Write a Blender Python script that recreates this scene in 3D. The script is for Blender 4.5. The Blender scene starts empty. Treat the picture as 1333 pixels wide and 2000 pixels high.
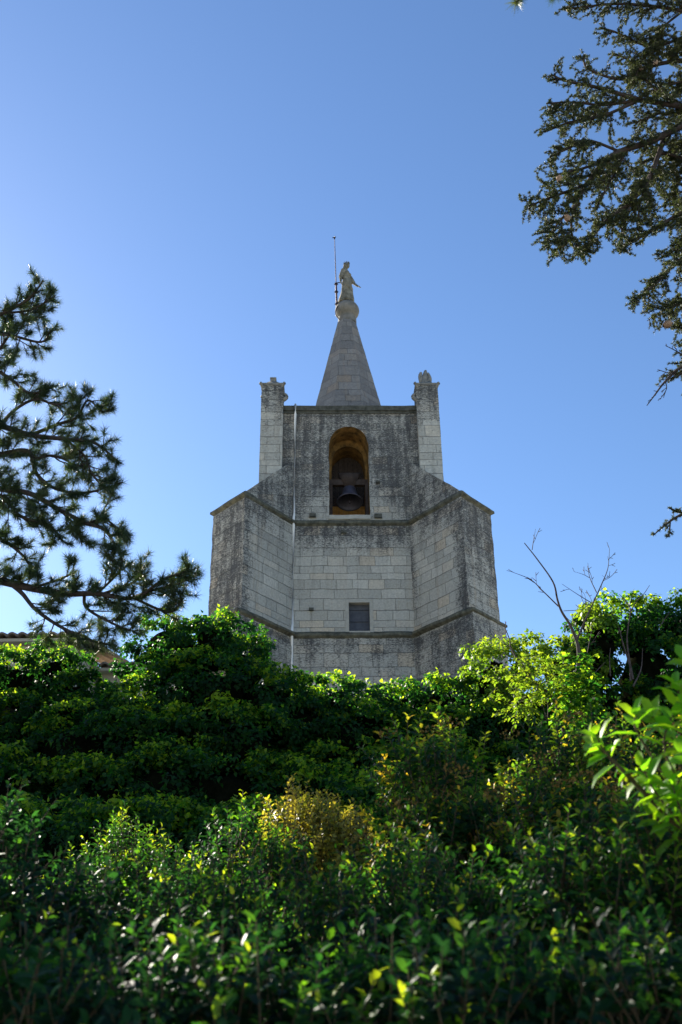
import bpy, bmesh, math, random
import numpy as np
from mathutils import Vector, Matrix

S = bpy.context.scene
COL = S.collection
random.seed(7)
rng = np.random.default_rng(11)
R_ = math.radians

# ------------------------------------------------------------------ camera
PITCH, ROLL, EYE = R_(26.8), R_(-0.65), 1.6
cam_d = bpy.data.cameras.new('camera')
cam = bpy.data.objects.new('camera', cam_d)
COL.objects.link(cam)
cam_d.sensor_fit = 'VERTICAL'
cam_d.sensor_height = 36
cam_d.sensor_width = 24
cam_d.lens = 35
cam_d.clip_start = 0.05
cam_d.clip_end = 3000
cam_m = Matrix.Rotation(math.pi / 2 + PITCH, 3, 'X') @ Matrix.Rotation(ROLL, 3, 'Z')
cam.matrix_world = Matrix.Translation((0, 0, EYE)) @ cam_m.to_4x4()
cam_d.dof.use_dof = True
cam_d.dof.focus_distance = 17
cam_d.dof.aperture_fstop = 2.6
S.camera = cam

# ------------------------------------------------------------------ sky and sun
SUN_AZ, SUN_EL = R_(-38), R_(28)          # azimuth from +Y, negative is left
world = bpy.data.worlds.new('World')
S.world = world
world.use_nodes = True
wn = world.node_tree
bg = wn.nodes['Background']
sky = wn.nodes.new('ShaderNodeTexSky')
sky.sky_type = 'NISHITA'
sky.sun_disc = False
sky.sun_elevation = SUN_EL
sky.sun_rotation = SUN_AZ
sky.air_density = 1.0
sky.dust_density = 0.2
sky.ozone_density = 4.0
hs = wn.nodes.new('ShaderNodeHueSaturation')
hs.inputs['Hue'].default_value = 0.502
hs.inputs['Saturation'].default_value = 1.06
wn.links.new(sky.outputs[0], hs.inputs['Color'])
wn.links.new(hs.outputs[0], bg.inputs[0])
bg.inputs[1].default_value = 0.068
sun_d = bpy.data.lights.new('sun', 'SUN')
sun_d.energy = 5.0
sun_d.angle = R_(0.5)
sun_d.color = (1.0, 0.93, 0.80)
sun = bpy.data.objects.new('sun', sun_d)
COL.objects.link(sun)
SUN_DIR = Vector((math.sin(SUN_AZ) * math.cos(SUN_EL), math.cos(SUN_AZ) * math.cos(SUN_EL), math.sin(SUN_EL)))
sun.rotation_euler = SUN_DIR.to_track_quat('Z', 'Y').to_euler()
S.view_settings.view_transform = 'Standard'
S.view_settings.look = 'None'
S.view_settings.exposure = 1.62
S.view_settings.gamma = 1.0
S.cycles.max_bounces = 8
S.cycles.transparent_max_bounces = 4
try:
    S.cycles.use_denoising = True
except Exception:
    pass

# ------------------------------------------------------------------ helpers
FPX = 2000 * 35 / 36
_R = np.array(cam_m)


def at(x, y, D):
    """the world point seen at photo pixel (x, y) that lies D metres ahead of the camera"""
    r = _R @ np.array([(x - 666.5) / FPX, -(y - 1000) / FPX, -1.0])
    return np.array([0, 0, EYE]) + r * (D / r[1])


def tag(o, label=None, cat=None, group=None, kind=None):
    if label: o['label'] = label
    if cat: o['category'] = cat
    if group: o['group'] = group
    if kind: o['kind'] = kind
    return o


def empty(name, loc, label, cat, group=None, rz=0):
    o = bpy.data.objects.new(name, None)
    COL.objects.link(o)
    o.empty_display_size = 0.2
    o.location = loc
    o.rotation_euler = (0, 0, rz)
    return tag(o, label, cat, group)


def link(name, me, mat, parent=None, world_space=False):
    o = bpy.data.objects.new(name, me)
    if mat is not None:
        me.materials.append(mat)
    COL.objects.link(o)
    if parent is not None:
        o.parent = parent
        if world_space:
            m = Matrix.Translation(parent.location) @ parent.rotation_euler.to_matrix().to_4x4()
            o.matrix_parent_inverse = m.inverted()
    return o


def mesh_np(name, verts, faces, attrs=None, smooth=False, uv=None):
    """faces: list of int arrays (n,k); attrs: dict name -> per-vertex floats"""
    me = bpy.data.meshes.new(name)
    verts = np.asarray(verts, dtype=np.float32).reshape(-1, 3)
    me.vertices.add(len(verts))
    me.vertices.foreach_set('co', verts.ravel())
    faces = [np.asarray(f, dtype=np.int32) for f in faces if len(f)]
    loops = np.concatenate([f.ravel() for f in faces])
    tot = np.concatenate([np.full(len(f), f.shape[1], dtype=np.int32) for f in faces])
    start = np.concatenate([[0], np.cumsum(tot)[:-1]]).astype(np.int32)
    me.loops.add(len(loops))
    me.loops.foreach_set('vertex_index', loops)
    me.polygons.add(len(tot))
    me.polygons.foreach_set('loop_start', start)
    me.polygons.foreach_set('loop_total', tot)
    if smooth:
        me.polygons.foreach_set('use_smooth', np.ones(len(tot), dtype=bool))
    if attrs:
        for k, v in attrs.items():
            a = me.attributes.new(k, 'FLOAT', 'POINT')
            a.data.foreach_set('value', np.asarray(v, dtype=np.float32))
    if uv is not None:
        l = me.uv_layers.new(name='UVMap')
        l.data.foreach_set('uv', np.asarray(uv, dtype=np.float32)[loops].ravel())
    me.update()
    me.validate()
    return me


def weather(v):
    """gentle unevenness of old masonry, a smooth field so that shared corners stay closed"""
    x, y, z = v[:, 0], v[:, 1], v[:, 2]
    d = np.stack([np.sin(5.1 * z + 1.3 * x + 2 * y) + .8 * np.sin(9.7 * z - 4 * y + 1) + .5 * np.sin(14 * z + 6 * x),
                  np.sin(4.3 * x + 3.7 * z) + .8 * np.sin(9.1 * x - 7 * z + 2) + .5 * np.sin(13 * z + 5 * y),
                  np.sin(4.9 * x - 2.2 * y + .5) + .6 * np.sin(11 * x + 8 * y)], 1)
    return v + d * np.array([.010, .010, .009])


class MB:
    """collects facets with uv and stain, builds one mesh"""
    def __init__(s):
        s.v, s.f3, s.f4, s.uv, s.st, s.n = [], [], [], [], [], 0

    def add(s, v, q=None, t=None, uv=None, st=0.0):
        v = np.asarray(v, float).reshape(-1, 3)
        s.v.append(v)
        s.uv.append(np.zeros((len(v), 2)) if uv is None else np.asarray(uv, float))
        s.st.append(np.full(len(v), st) if np.isscalar(st) else np.asarray(st, float))
        if q is not None and len(q): s.f4.append(np.asarray(q, int) + s.n)
        if t is not None and len(t): s.f3.append(np.asarray(t, int) + s.n)
        s.n += len(v)

    def patch(s, a, b, c, d, step=0.25, stain=0.0, u0=None, v0=None):
        """bilinear grid a-b (bottom), d-c (top); uv in metres; stain: number or fn(points)"""
        a, b, c, d = [np.asarray(x, float) for x in (a, b, c, d)]
        lu = max(np.linalg.norm(b - a), np.linalg.norm(c - d))
        lv = max(np.linalg.norm(d - a), np.linalg.norm(c - b))
        nu, nv = max(1, int(math.ceil(lu / step))), max(1, int(math.ceil(lv / step)))
        U, V = np.meshgrid(np.linspace(0, 1, nu + 1), np.linspace(0, 1, nv + 1))
        U, V = U.ravel()[:, None], V.ravel()[:, None]
        p = (a * (1 - U) + b * U) * (1 - V) + (d * (1 - U) + c * U) * V
        hd = (b - a) / (np.linalg.norm(b - a) + 1e-9)
        if abs(hd[2]) > 0.9: hd = np.array([1.0, 0, 0])
        vert = abs((d - a)[2]) > 0.3 * lv
        uu = (p - a) @ hd + (a[0] * 1.0 + a[1] * 0.7 if u0 is None else u0)
        vv = p[:, 2] if vert else (V[:, 0] * lv + (a[2] if v0 is None else v0))
        k = np.arange(nv)[:, None] * (nu + 1) + np.arange(nu)[None, :]
        k = k.ravel()
        q = np.stack([k, k + 1, k + nu + 2, k + nu + 1], 1)
        s.add(p, q=q, uv=np.stack([uu, vv], 1), st=stain(p) if callable(stain) else stain)

    def box(s, x0, x1, y0, y1, z0, z1, stain=0.3, step=0.5):
        P = lambda x, y, z: (x, y, z)
        s.patch(P(x0, y0, z0), P(x1, y0, z0), P(x1, y0, z1), P(x0, y0, z1), step, stain)
        s.patch(P(x1, y0, z0), P(x1, y1, z0), P(x1, y1, z1), P(x1, y0, z1), step, stain)
        s.patch(P(x1, y1, z0), P(x0, y1, z0), P(x0, y1, z1), P(x1, y1, z1), step, stain)
        s.patch(P(x0, y1, z0), P(x0, y0, z0), P(x0, y0, z1), P(x0, y1, z1), step, stain)
        s.patch(P(x0, y0, z1), P(x1, y0, z1), P(x1, y1, z1), P(x0, y1, z1), step, stain)
        s.patch(P(x0, y1, z0), P(x1, y1, z0), P(x1, y0, z0), P(x0, y0, z0), step, stain)

    def build(s, name, mat, parent=None, smooth=False, world_space=False):
        worn = name in ('wall', 'buttress', 'pinnacle', 'spire', 'drip_moulding', 'string_course', 'coping', 'bell_opening', 'sill', 'stone_wall')
        V = np.concatenate(s.v)
        if worn: V = V + (weather(V) - V) * (0.3 if name in ('spire', 'pinnacle') else 0.8)
        me = mesh_np(name, V, [np.concatenate(x) for x in (s.f3, s.f4) if x],
                     {'stain': np.concatenate(s.st)}, smooth, np.concatenate(s.uv))
        return link(name, me, mat, parent, world_space)


def unit(v):
    v = np.asarray(v, float)
    return v / (np.linalg.norm(v, axis=-1, keepdims=True) + 1e-12)


def catmull(pts, n=6):
    p = np.asarray(pts, float)
    if len(p) < 3:
        t = np.linspace(0, 1, n + 1)[:, None]
        return p[0] * (1 - t) + p[-1] * t
    q = np.vstack([2 * p[0] - p[1], p, 2 * p[-1] - p[-2]])
    out = []
    for i in range(1, len(q) - 2):
        for t in np.linspace(0, 1, n, endpoint=False):
            out.append(0.5 * (2 * q[i] + (q[i + 1] - q[i - 1]) * t + (2 * q[i - 1] - 5 * q[i] + 4 * q[i + 1] - q[i + 2]) * t * t
                              + (3 * q[i] - q[i - 1] - 3 * q[i + 1] + q[i + 2]) * t ** 3))
    out.append(p[-1])
    return np.array(out)


def tubes(paths, sides=5):
    """paths: list of (points, r0, r1); tapered tubes -> verts, quads"""
    V, F, n = [], [], 0
    ang = np.linspace(0, 2 * math.pi, sides, endpoint=False)
    for pts, r0, r1 in paths:
        pts = np.asarray(pts, float)
        m = len(pts)
        if m < 2: continue
        tan = unit(np.gradient(pts, axis=0))
        ref = np.array([0, 0, 1.0]) if abs(tan[0][2]) < 0.9 else np.array([1.0, 0, 0])
        a = unit(np.cross(tan, ref))
        b = np.cross(tan, a)
        r = np.linspace(r0, r1, m)[:, None, None]
        ring = pts[:, None, :] + r * (np.cos(ang)[None, :, None] * a[:, None, :] + np.sin(ang)[None, :, None] * b[:, None, :])
        V.append(ring.reshape(-1, 3))
        k = np.arange(m - 1)[:, None] * sides
        j = np.arange(sides)[None, :]
        jn = (j + 1) % sides
        F.append(np.stack([k + j, k + jn, k + sides + jn, k + sides + j], -1).reshape(-1, 4) + n)
        n += m * sides
    return np.concatenate(V), np.concatenate(F)


def tube_obj(name, paths, mat, parent=None, sides=5):
    v, f = tubes(paths, sides)
    return link(name, mesh_np(name, v, [f], smooth=True), mat, parent, True)


LEAF_BIG = (np.array([[0, 0, 0], [.3, .42, .07], [.7, .4, .05], [1, 0, -.14], [.7, -.4, .05], [.3, -.42, .07], [.3, 0, 0], [.7, 0, -.02]]),
            np.array([[0, 6, 1], [0, 5, 6], [2, 7, 3], [7, 4, 3]]), np.array([[1, 6, 7, 2], [6, 5, 4, 7]]))
LEAF_IVY = (np.array([[0, 0, 0], [.3, .5, .05], [1, 0, -.1], [.3, -.5, .05], [.5, 0, .0]]),
            np.array([[0, 4, 1], [1, 4, 2], [0, 3, 4], [3, 2, 4]]), np.zeros((0, 4), int))
NEEDLE = (np.array([[0, .5, 0], [0, -.5, 0], [1, 0, 0]]), np.array([[0, 1, 2]]), np.zeros((0, 4), int))


def leaf_mesh(name, pos, axis, nrm, length, width, tint, tpl):
    T, t3, t4 = tpl
    axis = unit(axis)
    side = unit(np.cross(nrm, axis))
    nn = np.cross(axis, side)
    N, k = len(pos), len(T)
    L = np.asarray(length).reshape(-1, 1, 1) * np.ones((N, 1, 1))
    W = np.asarray(width).reshape(-1, 1, 1) * np.ones((N, 1, 1))
    V = pos[:, None, :] + axis[:, None, :] * T[None, :, 0:1] * L + side[:, None, :] * T[None, :, 1:2] * W + nn[:, None, :] * T[None, :, 2:3] * L
    off = (np.arange(N) * k)[:, None, None]
    fs = []
    if len(t3): fs.append((t3[None] + off).reshape(-1, 3))
    if len(t4): fs.append((t4[None] + off).reshape(-1, 4))
    return mesh_np(name, V.reshape(-1, 3), fs, {'tint': np.repeat(tint, k)})


def rnd_dirs(n):
    v = rng.normal(size=(n, 3))
    return unit(v)


# ------------------------------------------------------------------ materials
def new_mat(name):
    m = bpy.data.materials.new(name)
    m.use_nodes = True
    nt = m.node_tree
    return m, nt, nt.nodes['Principled BSDF']


def N(nt, kind, **kw):
    n = nt.nodes.new(kind)
    for k, v in kw.items():
        setattr(n, k, v)
    return n


def ramp(nt, stops, interp='LINEAR'):
    r = nt.nodes.new('ShaderNodeValToRGB')
    r.color_ramp.interpolation = interp
    el = r.color_ramp.elements
    while len(el) < len(stops): el.new(0.5)
    for e, (p, c) in zip(el, stops):
        e.position = p
        e.color = (*c, 1) if len(c) == 3 else c
    return r


def mixc(nt, fac, a, b, mode='MIX'):
    m = nt.nodes.new('ShaderNodeMix')
    m.data_type = 'RGBA'
    m.blend_type = mode
    for sock, val in ((m.inputs[0], fac), (m.inputs[6], a), (m.inputs[7], b)):
        if hasattr(val, 'node'): nt.links.new(val, sock)
        elif isinstance(val, (int, float)): sock.default_value = val
        else: sock.default_value = (*val, 1)
    return m.outputs[2]


def math_n(nt, op, a, b=None, clamp=False):
    m = nt.nodes.new('ShaderNodeMath')
    m.operation = op
    m.use_clamp = clamp
    for sock, val in ((m.inputs[0], a), (m.inputs[1], b)):
        if val is None: continue
        if hasattr(val, 'node'): nt.links.new(val, sock)
        else: sock.default_value = val
    return m.outputs[0]


def noise(nt, vec, scale, detail=5, rough=0.6, dist=0.0):
    n = nt.nodes.new('ShaderNodeTexNoise')
    n.inputs['Scale'].default_value = scale
    n.inputs['Detail'].default_value = detail
    n.inputs['Roughness'].default_value = rough
    n.inputs['Distortion'].default_value = dist
    nt.links.new(vec, n.inputs['Vector'])
    return n.outputs['Fac']


def stone_mat(name, c1, c2, dark=(0.035, 0.036, 0.04), rowh=0.335, bw=0.82, stain_gain=1.0):
    m, nt, p = new_mat(name)
    tc = N(nt, 'ShaderNodeTexCoord')
    uv, ob = tc.outputs['UV'], tc.outputs['Object']
    # slightly wavering joints
    wob = N(nt, 'ShaderNodeTexNoise')
    wob.inputs['Scale'].default_value = 2.5
    nt.links.new(ob, wob.inputs['Vector'])
    vm = N(nt, 'ShaderNodeVectorMath', operation='MULTIPLY_ADD')
    nt.links.new(wob.outputs['Color'], vm.inputs[0])
    vm.inputs[1].default_value = (0.028, 0.02, 0)
    # courses of unequal height
    sx_ = N(nt, 'ShaderNodeSeparateXYZ')
    nt.links.new(uv, sx_.inputs[0])
    w1 = math_n(nt, 'MULTIPLY', math_n(nt, 'SINE', math_n(nt, 'MULTIPLY', sx_.outputs[1], 2.9)), 0.075)
    w2 = math_n(nt, 'MULTIPLY', math_n(nt, 'SINE', math_n(nt, 'MULTIPLY', sx_.outputs[1], 7.3)), 0.035)
    cb_ = N(nt, 'ShaderNodeCombineXYZ')
    nt.links.new(sx_.outputs[0], cb_.inputs[0])
    nt.links.new(math_n(nt, 'ADD', sx_.outputs[1], math_n(nt, 'ADD', w1, w2)), cb_.inputs[1])
    nt.links.new(cb_.outputs[0], vm.inputs[2])
    br = N(nt, 'ShaderNodeTexBrick')
    br.offset = 0.43
    br.squash = 0.68
    br.squash_frequency = 3
    nt.links.new(vm.outputs[0], br.inputs['Vector'])
    br.inputs['Color1'].default_value = (0, 0, 0, 1)
    br.inputs['Color2'].default_value = (1, 1, 1, 1)
    br.inputs['Mortar'].default_value = (0.5, 0.5, 0.5, 1)
    br.inputs['Scale'].default_value = 1.0
    br.inputs['Mortar Size'].default_value = 0.011
    br.inputs['Mortar Smooth'].default_value = 0.5
    br.inputs['Brick Width'].default_value = bw
    br.inputs['Row Height'].default_value = rowh
    blk = ramp(nt, [(0.0, c1), (0.5, tuple((a + b) / 2 for a, b in zip(c1, c2))), (0.85, c2), (1.0, (c2[0] * 1.02, c2[1] * 0.88, c2[2] * 0.74))])
    nt.links.new(br.outputs['Color'], blk.inputs[0])
    big = noise(nt, ob, 0.9, 4)
    fine = noise(nt, ob, 14, 8, 0.7)
    col = mixc(nt, math_n(nt, 'MULTIPLY', big, 0.6), blk.outputs[0], tuple(0.75 * a for a in c1))
    tone = ramp(nt, [(0.25, (0.66, 0.66, 0.66)), (0.7, (1.12, 1.12, 1.1))])
    nt.links.new(fine, tone.inputs[0])
    col = mixc(nt, 1.0, col, tone.outputs[0], 'MULTIPLY')
    # streaks that run down the wall
    mp = N(nt, 'ShaderNodeMapping')
    mp.inputs['Scale'].default_value = (3.0, 3.0, 0.22)
    nt.links.new(ob, mp.inputs['Vector'])
    streak = noise(nt, mp.outputs[0], 1.3, 6, 0.65)
    sr = ramp(nt, [(0.52, (0, 0, 0)), (0.75, (1, 1, 1))])
    nt.links.new(streak, sr.inputs[0])
    col = mixc(nt, math_n(nt, 'MULTIPLY', sr.outputs[0], 0.42), col, (0.15, 0.14, 0.12))
    warm = noise(nt, mp.outputs[0], 0.75, 5, 0.7, 0.5)
    wr_ = ramp(nt, [(0.56, (0, 0, 0)), (0.72, (1, 1, 1))])
    nt.links.new(warm, wr_.inputs[0])
    col = mixc(nt, math_n(nt, 'MULTIPLY', wr_.outputs[0], 0.3), col, (0.36, 0.25, 0.15))
    # black lichen: per-vertex amount broken up by noise
    at_ = N(nt, 'ShaderNodeAttribute', attribute_name='stain')
    m1 = noise(nt, ob, 2.2, 6, 0.7)
    mp2 = N(nt, 'ShaderNodeMapping')
    mp2.inputs['Scale'].default_value = (0.8, 0.8, 2.6)
    nt.links.new(ob, mp2.inputs['Vector'])
    m2 = noise(nt, mp2.outputs[0], 13.0, 8, 0.8, 0.4)
    a = math_n(nt, 'MINIMUM', math_n(nt, 'MULTIPLY', at_.outputs['Fac'], 1.05 * stain_gain), 0.64)
    s = math_n(nt, 'ADD', a, math_n(nt, 'MULTIPLY', math_n(nt, 'SUBTRACT', m1, 0.5), 0.9))
    s = math_n(nt, 'ADD', s, math_n(nt, 'MULTIPLY', math_n(nt, 'SUBTRACT', streak, 0.5), math_n(nt, 'MULTIPLY', at_.outputs['Fac'], 1.4)))
    s = math_n(nt, 'ADD', s, math_n(nt, 'MULTIPLY', math_n(nt, 'SUBTRACT', m2, 0.5), 2.6))
    st = ramp(nt, [(0.42, (0, 0, 0)), (0.64, (1, 1, 1))])
    nt.links.new(s, st.inputs[0])
    st_soft = math_n(nt, 'MULTIPLY', at_.outputs['Fac'], 0.22)
    col = mixc(nt, st_soft, col, (0.12, 0.12, 0.115))
    dk = ramp(nt, [(0.3, tuple(0.7 * c for c in dark)), (0.55, tuple(1.3 * c for c in dark)), (0.8, tuple(4.5 * c for c in dark))])
    nt.links.new(fine, dk.inputs[0])
    col = mixc(nt, math_n(nt, 'MULTIPLY', st.outputs[0], 0.84), col, dk.outputs[0])
    # joints
    jf = math_n(nt, 'MULTIPLY', br.outputs['Fac'], math_n(nt, 'ADD', math_n(nt, 'MULTIPLY', m1, 0.9), 0.06, True))
    col = mixc(nt, jf, col, (0.07, 0.065, 0.058))
    nt.links.new(col, p.inputs['Base Color'])
    p.inputs['Roughness'].default_value = 0.92
    p.inputs['Specular IOR Level'].default_value = 0.15
    h = math_n(nt, 'ADD', math_n(nt, 'MULTIPLY', br.outputs['Fac'], -0.8), math_n(nt, 'MULTIPLY', fine, 0.9))
    h = math_n(nt, 'ADD', h, math_n(nt, 'MULTIPLY', m2, 0.5))
    h = math_n(nt, 'ADD', h, math_n(nt, 'MULTIPLY', br.outputs['Color'], 0.25))
    bp = N(nt, 'ShaderNodeBump')
    bp.inputs['Strength'].default_value = 0.9
    bp.inputs['Distance'].default_value = 0.045
    nt.links.new(h, bp.inputs['Height'])
    nt.links.new(bp.outputs[0], p.inputs['Normal'])
    return m


def rough_mat(name, c1, c2, scale=6.0, rough=0.9, bump=0.4, metal=0.0, spec=0.2):
    m, nt, p = new_mat(name)
    tc = N(nt, 'ShaderNodeTexCoord')
    f = noise(nt, tc.outputs['Object'], scale, 7, 0.65)
    r = ramp(nt, [(0.3, c1), (0.7, c2)])
    nt.links.new(f, r.inputs[0])
    nt.links.new(r.outputs[0], p.inputs['Base Color'])
    p.inputs['Roughness'].default_value = rough
    p.inputs['Metallic'].default_value = metal
    p.inputs['Specular IOR Level'].default_value = spec
    bp = N(nt, 'ShaderNodeBump')
    bp.inputs['Strength'].default_value = bump
    bp.inputs['Distance'].default_value = 0.02
    nt.links.new(f, bp.inputs['Height'])
    nt.links.new(bp.outputs[0], p.inputs['Normal'])
    return m


def leaf_mat(name, stops, trans=0.4, gain=2.4, rough=0.42, spec=0.4, yellow=(1.0, 1.0, 0.35)):
    """leaf blades: glossy skin over a body that lets sunlight through"""
    m, nt, p = new_mat(name)
    a = N(nt, 'ShaderNodeAttribute', attribute_name='tint')
    r = ramp(nt, stops)
    nt.links.new(a.outputs['Fac'], r.inputs[0])
    nt.links.new(r.outputs[0], p.inputs['Base Color'])
    p.inputs['Roughness'].default_value = rough
    p.inputs['Specular IOR Level'].default_value = spec
    tr = N(nt, 'ShaderNodeBsdfTranslucent')
    tcol = mixc(nt, 1.0, r.outputs[0], tuple(gain * y for y in yellow), 'MULTIPLY')
    nt.links.new(tcol, tr.inputs['Color'])
    mx = N(nt, 'ShaderNodeMixShader')
    mx.inputs[0].default_value = trans
    nt.links.new(p.outputs[0], mx.inputs[1])
    nt.links.new(tr.outputs[0], mx.inputs[2])
    nt.links.new(mx.outputs[0], nt.nodes['Material Output'].inputs[0])
    return m


M = {}
M['ashlar'] = stone_mat('ashlar limestone', (0.48, 0.465, 0.41), (0.69, 0.665, 0.585))
M['spire'] = stone_mat('spire stone', (0.19, 0.185, 0.185), (0.33, 0.315, 0.30), dark=(0.06, 0.06, 0.066), rowh=0.4, bw=0.9)
M['coping'] = rough_mat('dark weathered coping', (0.03, 0.032, 0.025), (0.12, 0.12, 0.10), 7)
M['moss_stone'] = rough_mat('mossy drip stone', (0.035, 0.036, 0.03), (0.17, 0.165, 0.12), 5)
M['carved'] = rough_mat('carved grey stone', (0.10, 0.10, 0.09), (0.30, 0.285, 0.25), 6)
M['ball'] = rough_mat('weathered ball stone', (0.10, 0.098, 0.085), (0.24, 0.225, 0.20), 3.0)
M['statue'] = rough_mat('weathered statue stone', (0.06, 0.058, 0.042), (0.27, 0.25, 0.20), 4.5)
M['jamb'] = rough_mat('glow tinted brown stone', (0.03, 0.024, 0.013), (0.36, 0.20, 0.058), 4.0, 0.9, 1.0)  # brown stone, with the chamber's sunlit glow put into its colour
M['glow_wood'] = rough_mat('sun glow orange boards', (0.42, 0.17, 0.035), (0.80, 0.42, 0.11), 5)  # sunlit glow low on the back wall, put into the board colour
M['oldwood'] = rough_mat('dark bell frame timber', (0.03, 0.022, 0.02), (0.08, 0.06, 0.05), 8)
M['bronze'] = rough_mat('dark bronze', (0.05, 0.05, 0.07), (0.11, 0.105, 0.13), 5, 0.5, 0.1, 0.6)
M['iron'] = rough_mat('dark iron', (0.02, 0.018, 0.022), (0.06, 0.05, 0.055), 8, 0.6, 0.1, 0.5)
M['rod'] = rough_mat('copper brown rod', (0.07, 0.04, 0.045), (0.13, 0.075, 0.07), 8, 0.6, 0.1, 0.3)
M['cable'] = rough_mat('pale cable', (0.78, 0.77, 0.74), (0.88, 0.87, 0.84), 4, 0.6, 0.05)
M['panel'] = rough_mat('slate blue shutter boards', (0.055, 0.06, 0.075), (0.10, 0.105, 0.12), 6, 0.7, 0.2)
M['frame'] = rough_mat('pale stone frame', (0.32, 0.31, 0.27), (0.45, 0.43, 0.37), 6)
M['plaster'] = rough_mat('beige render', (0.42, 0.36, 0.27), (0.55, 0.48, 0.36), 2.5)
M['tile'] = rough_mat('clay tiles', (0.14, 0.105, 0.085), (0.30, 0.235, 0.18), 5)
M['rubble'] = stone_mat('rubble masonry', (0.20, 0.19, 0.165), (0.31, 0.295, 0.25), rowh=0.19, bw=0.34)
M['earth'] = rough_mat('dark earth and litter', (0.03, 0.025, 0.017), (0.08, 0.065, 0.04), 3)
M['limestone'] = rough_mat('pale limestone gravel bouncing light', (0.34, 0.31, 0.24), (0.56, 0.52, 0.42), 1.2)
M['bark'] = rough_mat('pine bark', (0.022, 0.018, 0.017), (0.075, 0.058, 0.05), 14, 0.95, 0.8)
M['twig'] = rough_mat('grey brown twig', (0.05, 0.036, 0.034), (0.13, 0.10, 0.09), 10)
M['stem'] = rough_mat('shrub stem', (0.04, 0.028, 0.015), (0.12, 0.09, 0.05), 10)
M['near_black'] = rough_mat('near black core', (0.003, 0.004, 0.002), (0.010, 0.011, 0.006), 9, 1.0, 0.6, 0.0, 0.0)
M['cone'] = rough_mat('cedar cone', (0.24, 0.15, 0.10), (0.42, 0.30, 0.22), 20, 0.8, 0.8)
M['rust_flower'] = rough_mat('spent rust flowers', (0.09, 0.05, 0.015), (0.30, 0.19, 0.045), 30)
M['pine'] = leaf_mat('pine needles', [(0, (0.020, 0.040, 0.022)), (0.6, (0.045, 0.075, 0.03)), (1, (0.11, 0.12, 0.04))], 0.25, 2.0, 0.45)
M['cedar'] = leaf_mat('cedar needles', [(0, (0.022, 0.035, 0.018)), (0.6, (0.05, 0.065, 0.026)), (1, (0.11, 0.115, 0.045))], 0.25, 2.0, 0.5)
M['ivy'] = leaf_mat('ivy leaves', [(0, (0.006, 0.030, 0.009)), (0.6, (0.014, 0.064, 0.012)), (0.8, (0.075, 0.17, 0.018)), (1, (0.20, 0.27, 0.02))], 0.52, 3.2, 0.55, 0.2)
M['lime'] = leaf_mat('young yellow green leaves', [(0, (0.05, 0.12, 0.015)), (0.5, (0.11, 0.19, 0.02)), (1, (0.19, 0.24, 0.025))], 0.5, 2.4, 0.5, 0.25)  # young leaf colour, also painted on two bushes in place of sunlight
M['shrub'] = leaf_mat('shrub leaves', [(0, (0.007, 0.026, 0.015)), (0.4, (0.014, 0.058, 0.015)), (0.7, (0.07, 0.17, 0.014)), (1, (0.22, 0.27, 0.02))], 0.5, 3.0, 0.45, 0.14)
M['rusty'] = leaf_mat('bronze flushed leaves', [(0, (0.008, 0.026, 0.017)), (0.4, (0.016, 0.058, 0.015)), (0.65, (0.09, 0.17, 0.016)), (0.85, (0.24, 0.26, 0.025)), (1, (0.28, 0.19, 0.025))], 0.5, 3.0, 0.45, 0.14)
M['gold'] = leaf_mat('golden edged leaves', [(0, (0.03, 0.05, 0.02)), (0.4, (0.18, 0.19, 0.035)), (1, (0.46, 0.36, 0.07))], 0.45, 1.8, 0.4, 0.3)
M['laurel'] = leaf_mat('bright laurel leaves', [(0, (0.03, 0.12, 0.012)), (0.5, (0.09, 0.22, 0.012)), (1, (0.19, 0.29, 0.012))], 0.58, 3.1, 0.4, 0.3)

# ------------------------------------------------------------------ ground: valley bank, terrace, plain
TERR = 6.6
WALL_Y = 18.3


def ground_z(x, y):
    if y < 2.5: return 0.0
    if y < 16.5:
        t = (y - 2.5) / 14.0
        return 3.4 * t ** 1.15
    if y < WALL_Y: return 3.4 + 0.1 * (y - 16.5)
    return TERR


ys = [-400, -120, -40, -10, 0, 2.5, 4, 6, 8, 10, 12, 14, 16.5, WALL_Y + 0.2, WALL_Y + 0.21, 24, 32, 45, 70, 110, 200, 400, 900]
xs = [-900, -400, -120, -50, -25, -16, -12, -9, -6, -4, -2, 0, 2, 4, 6, 9, 12, 16, 25, 50, 120, 400, 900]
gv = []
for y in ys:
    for x in xs:
        z = ground_z(x, y - 0.205 if abs(y - WALL_Y - 0.2) < 0.001 else y)
        if y > 45: z = TERR - (y - 45) * 0.06
        gv.append((x, y, z + (random.uniform(-.08, .08) if 2.5 < y < 16 else 0)))
gq = [(j * len(xs) + i, j * len(xs) + i + 1, (j + 1) * len(xs) + i + 1, (j + 1) * len(xs) + i) for j in range(len(ys) - 1) for i in range(len(xs) - 1)]
g = link('ground', mesh_np('ground', gv, [np.array(gq)], smooth=False), M['earth'])
g.data.materials.append(M['limestone'])
for p_ in g.data.polygons:
    if not (0 < p_.center.y < WALL_Y and abs(p_.center.x) < 16): p_.material_index = 1  # unseen ground, made pale to bounce sunlight onto the shaded tower
tag(g, kind='structure')

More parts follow.
